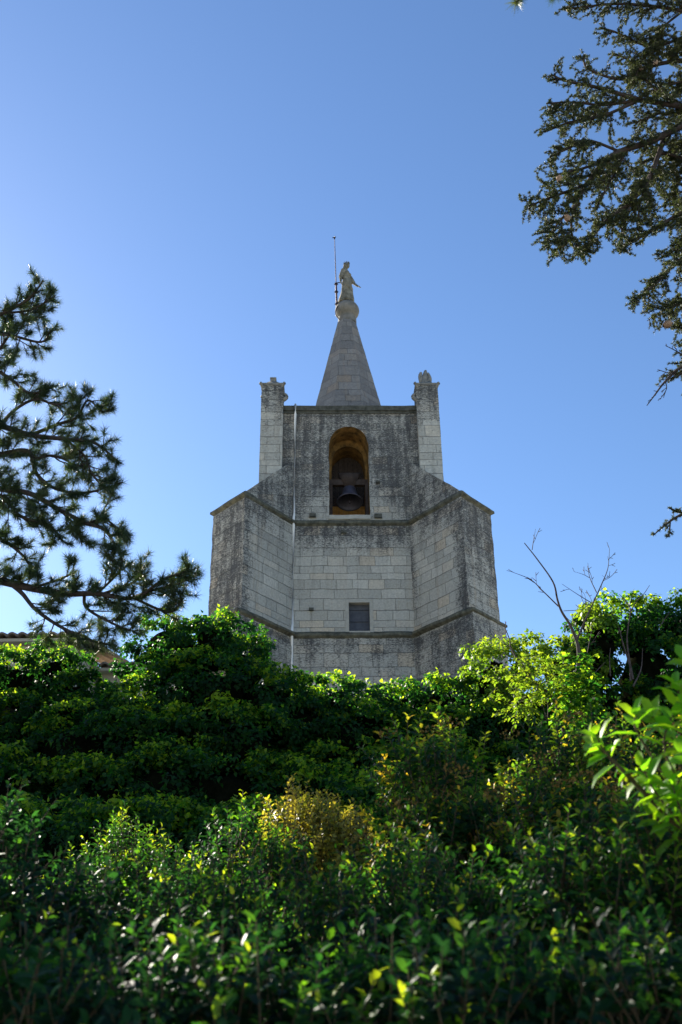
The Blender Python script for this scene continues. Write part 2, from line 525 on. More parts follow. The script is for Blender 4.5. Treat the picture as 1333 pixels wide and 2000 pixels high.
# ------------------------------------------------------------------ church tower
TX, TY, TROT = 0.378, 31.8, R_(1.14)
tower = empty('church_tower', (TX, TY, TERR), 'grey limestone church bell tower with spreading buttresses and an eight sided spire', 'church tower', rz=TROT)
tm = Matrix.Translation((TX, TY, TERR)) @ Matrix.Rotation(TROT, 4, 'Z')
Z = lambda z: z - TERR            # absolute height to tower-local
BASE, C2, C1, TOP = 0.0, Z(13.0), Z(17.2), Z(22.06)
HALF, BACK = 3.1, 6.2
NEAR, END = (3.62, -2.25), (4.83, -0.80)          # plan corners of a buttress (right hand, mirrored on the left)


def cl(x): return np.clip(x, 0, 1)


def st_front(p):
    x, z = p[:, 0], p[:, 2]
    up = cl(0.36 + 0.30 * (np.abs(x) / 2.4) + 0.28 * (z - C1) / 4.8)
    up = np.where(z > C1, up - 0.33 * cl(1 - (z - C1) / 1.6) * cl(1.1 - np.abs(np.abs(x) - 1.2)), up)
    mid = cl(0.78 - (C1 - z) * 0.40) * (z <= C1)
    mid = np.maximum(mid, 0.12)
    low = cl(0.55 - (C2 - z) * 0.14)
    return np.where(z > C1, up, np.where(z > C2, mid, np.maximum(low, 0.26)))


# --- front wall with a real arched bell opening and a small window opening
OX0, OX1, OSILL, OSPR = -0.80, 0.66, Z(17.52), Z(20.45)
OCX, ORAD = (OX0 + OX1) / 2, (OX1 - OX0) / 2
WX0, WX1, WZ0, WZ1 = -0.17, 0.58, Z(13.12), Z(14.2)


def arch_z(x): return OSPR + math.sqrt(max(0.0, ORAD ** 2 - (x - OCX) ** 2)) * 1.08


w = MB()
F = lambda x, z: (x, 0, z)
w.patch(F(-HALF, BASE), F(HALF, BASE), F(HALF, WZ0), F(-HALF, WZ0), 0.2, st_front, 0)
w.patch(F(-HALF, WZ0), F(WX0, WZ0), F(WX0, WZ1), F(-HALF, WZ1), 0.2, st_front, -HALF - -HALF)
w.patch(F(WX1, WZ0), F(HALF, WZ0), F(HALF, WZ1), F(WX1, WZ1), 0.2, st_front, WX1 + HALF)
w.patch(F(-HALF, WZ1), F(HALF, WZ1), F(HALF, OSILL), F(-HALF, OSILL), 0.2, st_front, 0)
w.patch(F(-HALF, OSILL), F(OX0, OSILL), F(OX0, TOP), F(-HALF, TOP), 0.2, st_front, 0)
w.patch(F(OX1, OSILL), F(HALF, OSILL), F(HALF, TOP), F(OX1, TOP), 0.2, st_front, OX1 + HALF)
cols = np.linspace(OX0, OX1, 25)
for a, b in zip(cols[:-1], cols[1:]):
    w.patch(F(a, arch_z(a)), F(b, arch_z(b)), F(b, TOP), F(a, TOP), 0.2, st_front, a + HALF)
# side and back walls, roof deck
w.patch((HALF, 0, BASE), (HALF, BACK, BASE), (HALF, BACK, TOP), (HALF, 0, TOP), 0.5, 0.4)
w.patch((HALF, BACK, BASE), (-HALF, BACK, BASE), (-HALF, BACK, TOP), (HALF, BACK, TOP), 0.5, 0.4)
w.patch((-HALF, BACK, BASE), (-HALF, 0, BASE), (-HALF, 0, TOP), (-HALF, BACK, TOP), 0.5, 0.4)
w.patch((-HALF, 0, TOP), (HALF, 0, TOP), (HALF, BACK, TOP), (-HALF, BACK, TOP), 1.0, 0.6)
# reveal of the small window
for a, b in (((WX0, WZ0), (WX0, WZ1)), ((WX0, WZ1), (WX1, WZ1)), ((WX1, WZ1), (WX1, WZ0)), ((WX1, WZ0), (WX0, WZ0))):
    w.patch((a[0], 0, a[1]), (b[0], 0, b[1]), (b[0], 0.35, b[1]), (a[0], 0.35, a[1]), 0.5, 0.2)
w.build('wall', M['ashlar'], tower)


# --- buttresses
def buttress(sx):
    b = MB()
    m = lambda p: (sx * p[0], p[1])
    I0, O0 = (2.05, 0.0), (HALF, 1.15)

    def grow(p, d):           # push plan corner outwards
        c = np.array(p) + d * np.array([0.55, -0.85]) if p is NEAR else np.array(p) + d * np.array([1.0, -0.1])
        return tuple(c)

    def wallq(p, q, z0, z1p, z1q, stain):
        (x0, y0), (x1, y1) = m(p), m(q)
        if sx > 0: b.patch((x0, y0, z0), (x1, y1, z0), (x1, y1, z1q), (x0, y0, z1p), 0.2, stain)
        else: b.patch((x1, y1, z0), (x0, y0, z0), (x0, y0, z1p), (x1, y1, z1q), 0.2, stain)

    def st_in(p):
        d = np.hypot(np.abs(p[:, 0]) - 2.05, p[:, 1]) / 2.75
        z = p[:, 2]
        up = cl(0.78 - (C1 - z) * 0.30) * (0.55 + 0.45 * d)
        edge = 0.80 * cl((d - 0.70) * 4)
        root = 0.62 * cl(1 - d * 4.5) * cl(0.35 + (z - C2) / 3.0)
        s = np.maximum(np.maximum(up, edge), np.maximum(root, 0.14))
        if sx < 0: s = s * 0.82
        return np.where(z < C2, np.maximum(0.42 + 0.2 * d, 0.75 - 0.5 * (C2 - z)), s)

    def st_end(p):
        z = p[:, 2]
        k = 0.80 if sx < 0 else 0.60
        return np.where(z < C2, 0.5, k - 0.22 * cl((C1 - 1.2 - z) / 3))

    # lower stage, a little wider
    n2, e2, o2 = grow(NEAR, 0.14), grow(END, 0.16), (HALF, 1.35)
    i2 = (2.02, -0.0)
    wallq(i2, n2, BASE, C2, C2, st_in)
    wallq(n2, e2, BASE, C2, C2, st_end)
    wallq(e2, o2, BASE, C2, C2, 0.5)
    # upper stage
    wallq(I0, NEAR, C2, C1, C1, st_in)
    wallq(NEAR, END, C2, C1, C1, st_end)
    wallq(END, O0, C2, C1, C1, 0.5)
    # sloping weathering above the upper course: outer edge low, rising to the tower corner
    zin, zout = Z(19.75), Z(19.3)
    ia, oa = (2.12, -0.004), (HALF, 0.9)
    n1, e1 = NEAR, END
    # inner cheek (triangle like) between course and slope
    wallq(ia, n1, C1 + 0.02, zin, C1 + 0.10, lambda p: cl(0.55 + 0.1 * p[:, 2] * 0))
    wallq(e1, oa, C1 + 0.02, C1 + 0.10, zout, 0.5)
    wallq(n1, e1, C1 + 0.02, C1 + 0.10, C1 + 0.10, 0.7)
    P3 = lambda p, z: (sx * p[0], p[1], z)
    a, bb, c, d = P3(n1, C1 + 0.10), P3(e1, C1 + 0.10), P3(oa, zout), P3(ia, zin)
    if sx < 0: a, bb, c, d = bb, a, d, c
    b.patch(a, bb, c, d, 0.25, 0.75)
    o = b.build('buttress', M['ashlar'], tower)
    # drip mouldings
    for zc, pts, pr in ((C1, (I0, NEAR, END, O0), 0.13), (C2, (i2, NEAR, END, o2), 0.24)):
        k = MB()
        out = []
        for i, p in enumerate(pts):
            dirs = {0: (0.0, 0.0), 1: (0.35, -1.0), 2: (1.0, 0.05), 3: (0.2, 0.3)}[i]
            out.append((p[0] + pr * dirs[0], p[1] + pr * dirs[1]))
        out[0] = (pts[0][0] - 0.06, -pr)
        for i in range(3):
            p, q, P_, Q_ = pts[i], pts[i + 1], out[i], out[i + 1]
            quad = lambda A, za, B, zb, C, zc_, D, zd: k.patch(*((( sx * A[0], A[1], za), (sx * B[0], B[1], zb), (sx * C[0], C[1], zc_), (sx * D[0], D[1], zd)) if sx > 0 else
                                                                 ((sx * B[0], B[1], zb), (sx * A[0], A[1], za), (sx * D[0], D[1], zd), (sx * C[0], C[1], zc_))), 0.3, 0.6)
            quad(p, zc - 0.10, q, zc - 0.10, Q_, zc - 0.03, P_, zc - 0.03)
            quad(P_, zc - 0.03, Q_, zc - 0.03, Q_, zc + 0.05, P_, zc + 0.05)
            quad(P_, zc + 0.05, Q_, zc + 0.05, q, zc + 0.14, p, zc + 0.14)
        k.build('drip_moulding', M['moss_stone'], o)
    return o


buttress(-1)
buttress(1)

# --- string courses on the front and coping
for zc in (C1, C2):
    k = MB()
    x0, x1, pr = -2.02, 2.02, 0.10
    k.patch((x0, -0.003, zc - 0.10), (x1, -0.003, zc - 0.10), (x1, -pr, zc - 0.03), (x0, -pr, zc - 0.03), 0.3)
    k.patch((x0, -pr, zc - 0.03), (x1, -pr, zc - 0.03), (x1, -pr, zc + 0.05), (x0, -pr, zc + 0.05), 0.3)
    k.patch((x0, -pr, zc + 0.05), (x1, -pr, zc + 0.05), (x1, -0.003, zc + 0.14), (x0, -0.003, zc + 0.14), 0.3)
    k.build('string_course', M['moss_stone'], tower)
k = MB()
k.box(-2.52, 2.52, -0.09, 0.30, TOP - 0.16, TOP + 0.05)
k.box(-2.5, 2.5, -0.04, 0.25, TOP - 0.26, TOP - 0.162)
k.build('coping', M['coping'], tower)

# --- bell chamber: arch tunnel coloured with warm glow, inner arch and boarded back
k = MB()
prof = [(OX0, OSILL), (OX0, OSPR)] + [(x, arch_z(x)) for x in np.linspace(OX0, OX1, 21)[1:-1]] + [(OX1, OSPR), (OX1, OSILL)]
for a, b in zip(prof[:-1], prof[1:]):
    k.patch((a[0], 0.002, a[1]), (b[0], 0.002, b[1]), (b[0], 1.0, b[1]), (a[0], 1.0, a[1]), 0.3)
k.patch((OX0, 0.002, OSILL), (OX0, 1.9, OSILL), (OX1, 1.9, OSILL), (OX1, 0.002, OSILL), 0.4)
# ring between tunnel and smaller inner arch
s = 0.86
inn = [(OCX + (x - OCX) * s, OSILL + (z - OSILL) * 0.93) for x, z in prof]
for (a, b), (c, d) in zip(zip(prof[:-1], prof[1:]), zip(inn[:-1], inn[1:])):
    k.patch((a[0], 1.0, a[1]), (b[0], 1.0, b[1]), (d[0], 1.0, d[1]), (c[0], 1.0, c[1]), 0.4)
    k.patch((c[0], 1.0, c[1]), (d[0], 1.0, d[1]), (d[0], 1.9, d[1]), (c[0], 1.9, c[1]), 0.4)
k.build('bell_opening', M['jamb'], tower)
k = MB()
for i in range(8):
    x = OX0 + 0.02 + i * 0.18
    k.box(x, x + 0.172, 1.88 + 0.012 * (i % 2), 1.94, OSILL, Z(21.3), step=1)
k.build('back_boards', M['oldwood'], tower)
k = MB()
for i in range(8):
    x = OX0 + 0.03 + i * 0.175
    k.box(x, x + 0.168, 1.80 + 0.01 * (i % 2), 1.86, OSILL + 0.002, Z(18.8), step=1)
k.build('low_boards', M['glow_wood'], tower)
k = MB()
k.box(OX0 - 0.02, OX1 + 0.02, -0.05, 0.12, OSILL - 0.16, OSILL - 0.004, 0.1)
k.build('sill', M['frame'], tower)
k = MB()
k.box(OX0 + 0.004, OX1 - 0.004, 0.52, 0.70, Z(19.05), Z(19.27), step=1)      # bearing beam
k.build('bell_beam', M['oldwood'], tower)
for x in (OX0 + 0.07, OX1 - 0.07):
    k = MB()
    k.box(x - 0.06, x + 0.06, 0.50, 0.72, OSILL + 0.004, Z(19.046), step=1)
    k.build('bell_post', M['oldwood'], tower)

# --- small shuttered window
wf = MB()
e = 0.10
wf.box(WX0 - e, WX0 + 0.02, -0.03, 0.30, WZ0 - e, WZ1 + e, 0.1)
wf.box(WX1 - 0.02, WX1 + e, -0.03, 0.30, WZ0 - e, WZ1 + e, 0.1)
wf.box(WX0 + 0.021, WX1 - 0.021, -0.034, 0.30, WZ1 - 0.02, WZ1 + e + 0.004, 0.1)
wf.box(WX0 + 0.021, WX1 - 0.021, -0.06, 0.30, WZ0 - e - 0.03, WZ0 + 0.02, 0.1)
wo = wf.build('window', M['frame'], tower)
k = MB()
for i in range(5):
    z0 = WZ0 + 0.021 + i * 0.212
    k.box(WX0 + 0.022, WX1 - 0.022, 0.20 + 0.03 * (i % 2), 0.27, z0, z0 + 0.204, 0, 1)
k.build('shutter', M['panel'], wo)

# --- putlog holes with stubs of iron / stone brackets under the bell opening
for x, z, sz in ((-1.38, 17.5, 0.13), (0.96, 17.47, 0.15), (0.98, 18.85, 0.08), (-0.28, 16.85, 0.10), (-1.42, 13.93, 0.09)):
    k = MB()
    k.box(x - sz, x + sz * 0.8, -0.10, -0.003, Z(z) - sz * 0.5, Z(z) + sz * 0.5, 0.8)
    k.build('bracket', M['coping'], tower)


# --- corner pinnacles
def pinnacle(sx, finial):
    b = MB()
    x0, x1, y0, y1 = sx * 2.92 - 0.41, sx * 2.92 + 0.41, -0.32, 0.50
    zt = Z(22.88)
    st = lambda p: cl(0.22 + 0.42 * cl((p[:, 2] - Z(20.6)) / 2.2))
    b.box(x0, x1, y0, y1, Z(17.3), zt, st, 0.3)
    o = b.build('pinnacle', M['ashlar'], tower)
    c = MB()
    # cornice with curled leaf corners
    c.box(x0 - 0.03, x1 + 0.03, y0 - 0.03, y1 + 0.03, zt + 0.002, zt + 0.09)
    cx, cy = (x0 + x1) / 2, (y0 + y1) / 2
    for px in (x0, x1):
        for py in (y0, y1):
            dx, dy = np.sign(px - cx), np.sign(py - cy)
            pts = [(px - dx * 0.06, py - dy * 0.06, zt - 0.1), (px + dx * 0.01, py + dy * 0.01, zt + 0.04), (px + dx * 0.035, py + dy * 0.04, zt + 0.07), (px + dx * 0.055, py + dy * 0.05, zt + 0.01)]
            v, f = tubes([(catmull(pts, 4), 0.07, 0.045)], 6)
            c.add(v, q=f)
    # gablets: low pyramid on the cap
    ap = (cx, cy, zt + 0.42)
    r = 0.36
    base = [(cx - r, cy - r, zt + 0.09), (cx + r, cy - r, zt + 0.09), (cx + r, cy + r, zt + 0.09), (cx - r, cy + r, zt + 0.09)]
    top = [(cx - .13, cy - .13, zt + 0.36), (cx + .13, cy - .13, zt + 0.36), (cx + .13, cy + .13, zt + 0.36), (cx - .13, cy + .13, zt + 0.36)]
    c.add(base + top, q=[(0, 1, 5, 4), (1, 2, 6, 5), (2, 3, 7, 6), (3, 0, 4, 7), (4, 5, 6, 7)])
    if finial:       # broken crocket stump
        pts = [(cx - 0.05, cy, zt + 0.2), (cx, cy, zt + 0.6), (cx + 0.04, cy, zt + 0.95)]
        v, f = tubes([(catmull(pts, 4), 0.24, 0.05), (catmull([(cx - .13, cy - .05, zt + .35), (cx - .19, cy - .08, zt + .62), (cx - .15, cy - .08, zt + .80)], 4), 0.12, 0.05),
                      (catmull([(cx + .12, cy - .05, zt + .35), (cx + .17, cy - .06, zt + .55), (cx + .12, cy - .08, zt + .78)], 4), 0.12, 0.04)], 7)
        c.add(v, q=f)
    else:
        c.box(cx - 0.10, cx + 0.10, cy - 0.10, cy + 0.10, zt + 0.362, zt + 0.50)
        c.box(cx - 0.12, cx + 0.12, cy - 0.12, cy + 0.12, zt + 0.502, zt + 0.56)
    c.build('carved_cap', M['carved'], o)
    # boss on the inner side
    k = MB()
    bx = x1 if sx < 0 else x0
    d = -sx
    v, f = tubes([(catmull([(bx - d * .05, y0 + .12, zt - .62), (bx + d * .10, y0 + .10, zt - .52), (bx + d * .12, y0 + .10, zt - .42), (bx - d * .03, y0 + .12, zt - .28)], 4), 0.09, 0.06)], 6)
    k.add(v, q=f)
    k.build('boss', M['carved'], o)


pinnacle(-1, False)
pinnacle(1, True)

# --- spire: octagon, with ball on a neck
sp = MB()
SC = (0.02, 3.1)
zb, zt = Z(22.1), Z(28.35)
rb, rt = 1.83, 0.42


def octa(r):
    a0 = math.pi / 8
    return [(SC[0] + r * math.cos(a0 + i * math.pi / 4), SC[1] + r * math.sin(a0 + i * math.pi / 4)) for i in range(8)]


B0, B1 = octa(rb), octa(rt)
for i in range(8):
    j = (i + 1) % 8
    sp.patch((*B0[i], zb), (*B0[j], zb), (*B1[j], zt), (*B1[i], zt), 0.3, lambda p: 0.20 + 0.0 * p[:, 2], u0=i * 1.3)
spo = sp.build('spire', M['spire'], tower)


def lathe(profile, centre, seg=28):
    a = np.linspace(0, 2 * math.pi, seg, endpoint=False)
    pr = np.asarray(profile, float)
    V = np.stack([centre[0] + pr[:, None, 0] * np.cos(a), centre[1] + pr[:, None, 0] * np.sin(a), centre[2] + np.repeat(pr[:, 1:2], seg, 1)], -1).reshape(-1, 3)
    n = len(pr)
    kk = np.arange(n - 1)[:, None] * seg
    j = np.arange(seg)[None]
    jn = (j + 1) % seg
    return V, np.stack([kk + j, kk + jn, kk + seg + jn, kk + seg + j], -1).reshape(-1, 4)


ball_r, ball_z = 0.53, Z(29.06)
k = MB()
th = np.linspace(-math.pi / 2 + 0.75, math.pi / 2, 18)
prof = [(0.40, -0.72), (0.40, -0.50)] + [(max(0.001, ball_r * math.cos(t)), 0.47 * math.sin(t)) for t in th]
v, f = lathe(prof, (SC[0] + 0.03, SC[1], ball_z))
k.add(v, q=f, st=0.35)
k.build('ball', M['ball'], spo, smooth=True)
SPT = tm @ Vector((SC[0], SC[1], 0))

# --- bell: a thing of its own hung in the opening
bell = empty('church_bell', tm @ Vector((OCX + 0.02, 0.60, Z(18.92))), 'dark bronze church bell hanging in the arched opening of the tower', 'bell', rz=TROT)
bp = [(0.0, 0.02), (0.16, 0.02), (0.235, -0.04), (0.255, -0.14), (0.28, -0.32), (0.33, -0.46), (0.41, -0.58), (0.475, -0.66), (0.48, -0.69), (0.44, -0.69), (0.40, -0.60), (0.30, -0.44), (0.24, -0.30), (0.20, -0.12), (0.0, -0.06)]
v, f = lathe(bp, (0, 0, 0), 32)
rx = Matrix.Rotation(R_(-16), 3, 'X')
v = (np.array(rx) @ v.T).T
bo = link('bell_body', mesh_np('bell_body', v, [f], smooth=True), M['bronze'], bell)
v, f = lathe([(0.02, -0.1), (0.025, -0.55), (0.07, -0.62), (0.075, -0.68), (0.03, -0.74), (0.0, -0.75)], (0, 0, 0), 12)
v = (np.array(rx) @ v.T).T
link('clapper', mesh_np('clapper', v, [f], smooth=True), M['iron'], bell)
k = MB()
for x, dx in ((-.40, .22),):
    pass
hv = [(-.42, -.10, .62), (.42, -.10, .62), (.42, .10, .62), (-.42, .10, .62), (-.16, -.10, .03), (.16, -.10, .03), (.16, .10, .03), (-.16, .10, .03), (-.30, -.10, .36), (.30, -.10, .36), (.30, .10, .36), (-.30, .10, .36)]
k.add(hv, q=[(0, 1, 2, 3), (1, 0, 8, 9), (9, 8, 4, 5), (2, 1, 9, 10), (10, 9, 5, 6), (3, 2, 10, 11), (11, 10, 6, 7), (0, 3, 11, 8), (8, 11, 7, 4), (5, 4, 7, 6)])
k.build('headstock', M['oldwood'], bell)

# ------------------------------------------------------------------ statue on the ball
st_base = tm @ Vector((SC[0] + 0.03, SC[1], ball_z + 0.44))
statue = empty('statue', st_base, 'stone statue of a crowned robed woman with hands held low on top of the spire', 'statue', rz=R_(52))
# built facing local -Y; turned so that she looks to the right and a little to the front
SH = 2.25


def robe():
    V, F_, n = [], [], 36
    prof = [(0.00, .30, .28, .02), (0.05, .33, .31, .02), (.25, .30, .28, .0), (.55, .26, .24, .0), (.85, .245, .20, -.01), (1.08, .235, .18, -.01), (1.22, .19, .145, 0), (1.36, .205, .15, .01),
            (1.52, .215, .155, .02), (1.64, .225, .14, .03), (1.72, .20, .115, .035), (1.765, .12, .085, .03), (1.80, .062, .062, .02), (1.86, .058, .062, .0)]
    a = np.linspace(0, 2 * math.pi, n, endpoint=False)
    for z, rx_, ry_, oy in prof:
        amp = 0.11 * cl((1.15 - z) / 1.15)
        ph = 1.2 * z
        fold = 1 + amp * (np.sin(a * 7 + ph) + 0.6 * np.sin(a * 11 - 2 * ph))
        x = rx_ * fold * np.cos(a)
        y = ry_ * fold * np.sin(a) + oy
        back = cl((0.5 - z) / 0.5) * 0.20
        y = y + np.where(np.sin(a) > 0, back * np.sin(a), 0)
        V.append(np.stack([x, y, np.full(n, z)], 1))
    V = np.concatenate(V)
    m = len(prof)
    kk = np.arange(m - 1)[:, None] * n
    j = np.arange(n)[None]
    jn = (j + 1) % n
    q = np.stack([kk + j, kk + jn, kk + n + jn, kk + n + j], -1).reshape(-1, 4)
    V = np.vstack([V, [0, 0, 0], [0, 0, 1.87]])
    t = [(len(V) - 2, (i + 1) % n, i) for i in range(n)] + [(len(V) - 1, (m - 1) * n + i, (m - 1) * n + (i + 1) % n) for i in range(n)]
    return V, q, np.array(t)


k = MB()
v, q, t = robe()
k.add(v, q=q, t=t)
# overskirt sash sweeping round the hips
for off in (0.0, 0.1, 0.2):
    ang = np.linspace(-2.4, 0.9, 14)
    pts = np.stack([0.25 * np.cos(ang - .3), 0.22 * np.sin(ang - .3), 0.95 - off - 0.12 * (ang + 2.4)], 1)
    vv, ff = tubes([(pts, 0.045, 0.03)], 7)
    k.add(vv, q=ff)


def sphere(c, r, seg=14):
    a = np.linspace(-math.pi / 2, math.pi / 2, seg)
    v, f = lathe([(max(1e-3, math.cos(x)), math.sin(x)) for x in a], (0, 0, 0), 18)
    return v * np.array(r) + np.array(c), f


HC = np.array([0, -0.03, 1.99])
for c, r in ((HC, (.095, .12, .145)), (HC + [0, -.03, -.06], (.07, .095, .09)), (HC + [0, .06, .02], (.115, .11, .14)), (HC + [0, -.125, -.02], (.017, .028, .035)), (HC + [0, -.10, -.10], (.035, .035, .025)),
             (HC + [.035, -.105, .02], (.018, .012, .012)), (HC + [-.035, -.105, .02], (.018, .012, .012)), (HC + [0, -.108, -.065], (.03, .014, .01)),
             (HC + [0, .11, -.10], (.10, .075, .20)), ((.0, .10, 1.70), (.19, .09, .14)), ((.085, -.10, 1.52), (.08, .07, .08)), ((-.085, -.10, 1.52), (.08, .07, .08))):
    vv, ff = sphere(c, r)
    k.add(vv, q=ff)


def arm(pts, rs):
    for i in range(len(pts) - 1):
        vv, ff = tubes([(catmull([pts[i], pts[i + 1]], 4), rs[i], rs[i + 1])], 10)
        k.add(vv, q=ff)
        vv, ff = sphere(pts[i], (rs[i],) * 3, 8)
        k.add(vv, q=ff)


def hand(wr, d, palm_n, s):
    d, n_ = unit(np.array(d)), unit(np.array(palm_n))
    sd = np.cross(d, n_)
    wr = np.array(wr)
    for i in range(4):
        vv, ff = tubes([(catmull([wr, wr + d * .09 + sd * (i - 1.5) * .024], 3), .026, .018)], 7)
        k.add(vv, q=ff)
        b = wr + d * .085 + sd * (i - 1.5) * .025
        L = (.075, .09, .085, .065)[i]
        vv, ff = tubes([(catmull([b, b + d * L * .5 + n_ * .006, b + d * L * .95 + n_ * (.03 + .006 * i) + sd * (i - 1.5) * .006], 4), .014, .008)], 6)
        k.add(vv, q=ff)
    b = wr + d * .03 + sd * s * .03
    vv, ff = tubes([(catmull([b, b + d * .04 + sd * s * .035 + n_ * .02, b + d * .085 + sd * s * .045 + n_ * .035], 4), .016, .009)], 6)
    k.add(vv, q=ff)


# arm held forward and low with an open palm, other arm hanging at the side
arm([(.20, .03, 1.66), (.27, -.10, 1.24), (.25, -.36, .90), (.24, -.44, .82)], [.085, .068, .048, .038])
hand((.24, -.44, .82), (0.0, -.62, -.78), (0, -.66, .75), 1)
arm([(-.20, .04, 1.66), (-.275, .10, 1.33), (-.295, .09, 1.04), (-.30, .07, .95)], [.085, .07, .048, .038])
hand((-.30, .07, .95), (-.02, -.25, -1), (.3, -1, 0), -1)
# loose sleeves
for a, b in (((.235, -.02, 1.52), (.27, -.15, 1.16)), ((-.235, .07, 1.52), (-.285, .10, 1.2))):
    vv, ff = tubes([(catmull([a, b], 5), .085, .10)], 10)
    k.add(vv, q=ff)
me = mesh_np('tmp', np.concatenate(k.v) * (SH / 2.15), [np.concatenate(x) for x in (k.f3, k.f4) if x])
tmp = bpy.data.objects.new('tmp', me)
COL.objects.link(tmp)
rm = tmp.modifiers.new('r', 'REMESH')
rm.mode = 'VOXEL'
rm.voxel_size = 0.016
bpy.context.view_layer.update()
me2 = bpy.data.meshes.new_from_object(tmp.evaluated_get(bpy.context.evaluated_depsgraph_get()))
bpy.data.objects.remove(tmp)
me2.polygons.foreach_set('use_smooth', np.ones(len(me2.polygons), dtype=bool))
me2.name = 'figure'
link('figure', me2, M['statue'], statue)
k = MB()
for i in range(10):
    a = i * 2 * math.pi / 10
    c = (HC + [0.10 * math.cos(a), .02 + 0.115 * math.sin(a), .10]) * (SH / 2.15)
    vv, ff = tubes([([c, c + [.008 * math.cos(a), .008 * math.sin(a), .035], c + [.012 * math.cos(a), .012 * math.sin(a), .07]], .034, .018)], 5)
    k.add(vv, q=ff)
k.build('crown', M['statue'], statue)

# ------------------------------------------------------------------ lightning rod beside the statue
rod0 = tm @ Vector((-0.40, 3.0, Z(29.25)))
rod1 = tm @ Vector((-0.47, 3.0, Z(33.22)))
rod = empty('lightning_rod', rod0, 'thin brown lightning rod standing left of the statue on the spire', 'lightning rod')
p0, p1 = np.array(rod0), np.array(rod1)
pm = p0 + (p1 - p0) * 0.33
tube_obj('pole', [([p0 - [0, 0, .3], p0, pm], .045, .04), ([pm, p1], .022, .014)], M['rod'], rod, 8)
for t in (0.03, 0.2, 0.31):
    c = p0 + (p1 - p0) * t
    tube_obj('collar', [([c - [0, 0, .03], c + [0, 0, .03]], .075, .075), ([c - [.09, 0, 0], c + [.09, 0, 0]], .02, .02)], M['iron'], rod, 8)
tube_obj('tip', [([p1 - [0, 0, .12], p1 + [0, 0, .03]], .04, .01), ([p1 + [-.10, 0, -.07], p1 + [.06, 0, -.04]], .022, .022), ([p1 + [0, -.08, -.05], p1 + [0, .08, -.05]], .02, .02)], M['iron'], rod, 6)
bc = p0 + (p1 - p0) * 0.32
tube_obj('brace', [(catmull([bc, bc + [.12, 0.02, .06], bc + [.33, 0.1, .07]], 5), .02, .02)], M['iron'], rod, 6)
lp = np.array(tm @ Vector((-0.42, 2.75, Z(29.0))))
tube_obj('cable_loop', [(catmull([lp + [.05, 0, .05], lp + [-.03, -.02, -.2], lp + [-.02, -.02, -.45], lp + [.09, -.02, -.62], lp + [.14, -.02, -.7]], 6), .025, .025)], M['iron'], rod, 6)

# ------------------------------------------------------------------ pale cable down the front
cb = [tm @ Vector((x, y, Z(z))) for x, y, z in ((-2.05, 0.30, 22.13), (-2.05, -0.13, 22.13), (-2.05, -0.14, 21.7), (-2.055, -0.03, 21.4), (-2.06, -0.03, 17.6), (-2.06, -0.16, 17.3), (-2.06, -0.16, 17.1), (-2.06, -0.04, 16.8), (-2.07, -0.04, 13.4), (-2.07, -0.18, 13.1), (-2.07, -0.18, 12.9), (-2.07, -0.05, 12.6), (-2.08, -0.04, 7.0))]
cable = empty('conductor_cable', cb[-1], 'thin pale cable running straight down the left of the tower front', 'cable')
tube_obj('cable', [([np.array(c) for c in cb], .044, .044)], M['cable'], cable, 8)


# ------------------------------------------------------------------ houses at the left, seen over the ivy
def house(name, label, x0, x1, y0, y1, ze, rz, tile_front=True, zlow=TERR):
    h = empty(name, (x0, y0, zlow), label, 'house')
    b = MB()
    b.box(x0, x1, y0, y1, zlow, ze - 0.12, 0.2, 1.0)
    o = b.build('wall', M['plaster'], h, world_space=True)
    # soffit board under the eave
    s_ = MB()
    s_.box(x0 - .1, x1 + .12, y0 - 0.30, y0 - 0.003, ze - 0.22, ze - 0.15)
    s_.box(x1 + .003, x1 + .12, y0 - 0.002, y1, ze - 0.22, ze - 0.15)
    s_.build('eave', M['plaster'], h, world_space=True)
    # barrel tiles: one wavy sheet with thickness
    per, n = 0.225, 12
    L = x1 + 0.16 - (x0 - 0.1)
    U = np.linspace(0, L, int(L / per * n))
    wv = np.abs(np.cos(U / per * math.pi)) ** 0.7 * 0.085
    Y = np.linspace(y0 - 0.36, y1 + 0.1, 12)
    rows = []
    for y in Y:
        rows.append(np.stack([x0 - 0.1 + U, np.full(len(U), y), ze - 0.10 + (y - Y[0]) * 0.20 + wv], 1))
    top = np.concatenate(rows)
    bot = top - [0, 0, 0.05]
    m_ = len(U)
    kk = (np.arange(len(Y) - 1)[:, None] * m_ + np.arange(m_ - 1)[None]).ravel()
    q1 = np.stack([kk, kk + 1, kk + m_ + 1, kk + m_], 1)
    q2 = q1[:, ::-1] + len(top)
    e_ = np.arange(m_ - 1)
    q3 = np.stack([e_ + len(top), e_ + 1 + len(top), e_ + 1, e_], 1)
    r_ = np.arange(len(Y) - 1) * m_ + m_ - 1
    q4 = np.stack([r_, r_ + len(top), r_ + m_ + len(top), r_ + m_], 1)
    rf = link('roof', mesh_np('roof', np.vstack([top, bot]), [np.vstack([q1, q2, q3, q4])]), M['tile'], h, True)
    return h


house('house', 'beige rendered house with clay barrel tile eave behind the left ivy bush', -14.0, -6.0, 21.3, 26.0, 9.30, 0)
house('outbuilding', 'low beige outbuilding with flat tile edge seen between two ivy bushes', -5.85, -2.9, 23.3, 27.0, 9.25, 0)

# ------------------------------------------------------------------ walls
k = MB()
k.box(-18, 18, WALL_Y - 0.35, WALL_Y + 0.15, 3.2, TERR + 0.25, 0.5, 0.6)
rw = k.build('retaining_wall', M['rubble'])
tag(rw, 'old rubble retaining wall of the terrace buried under ivy', 'wall')
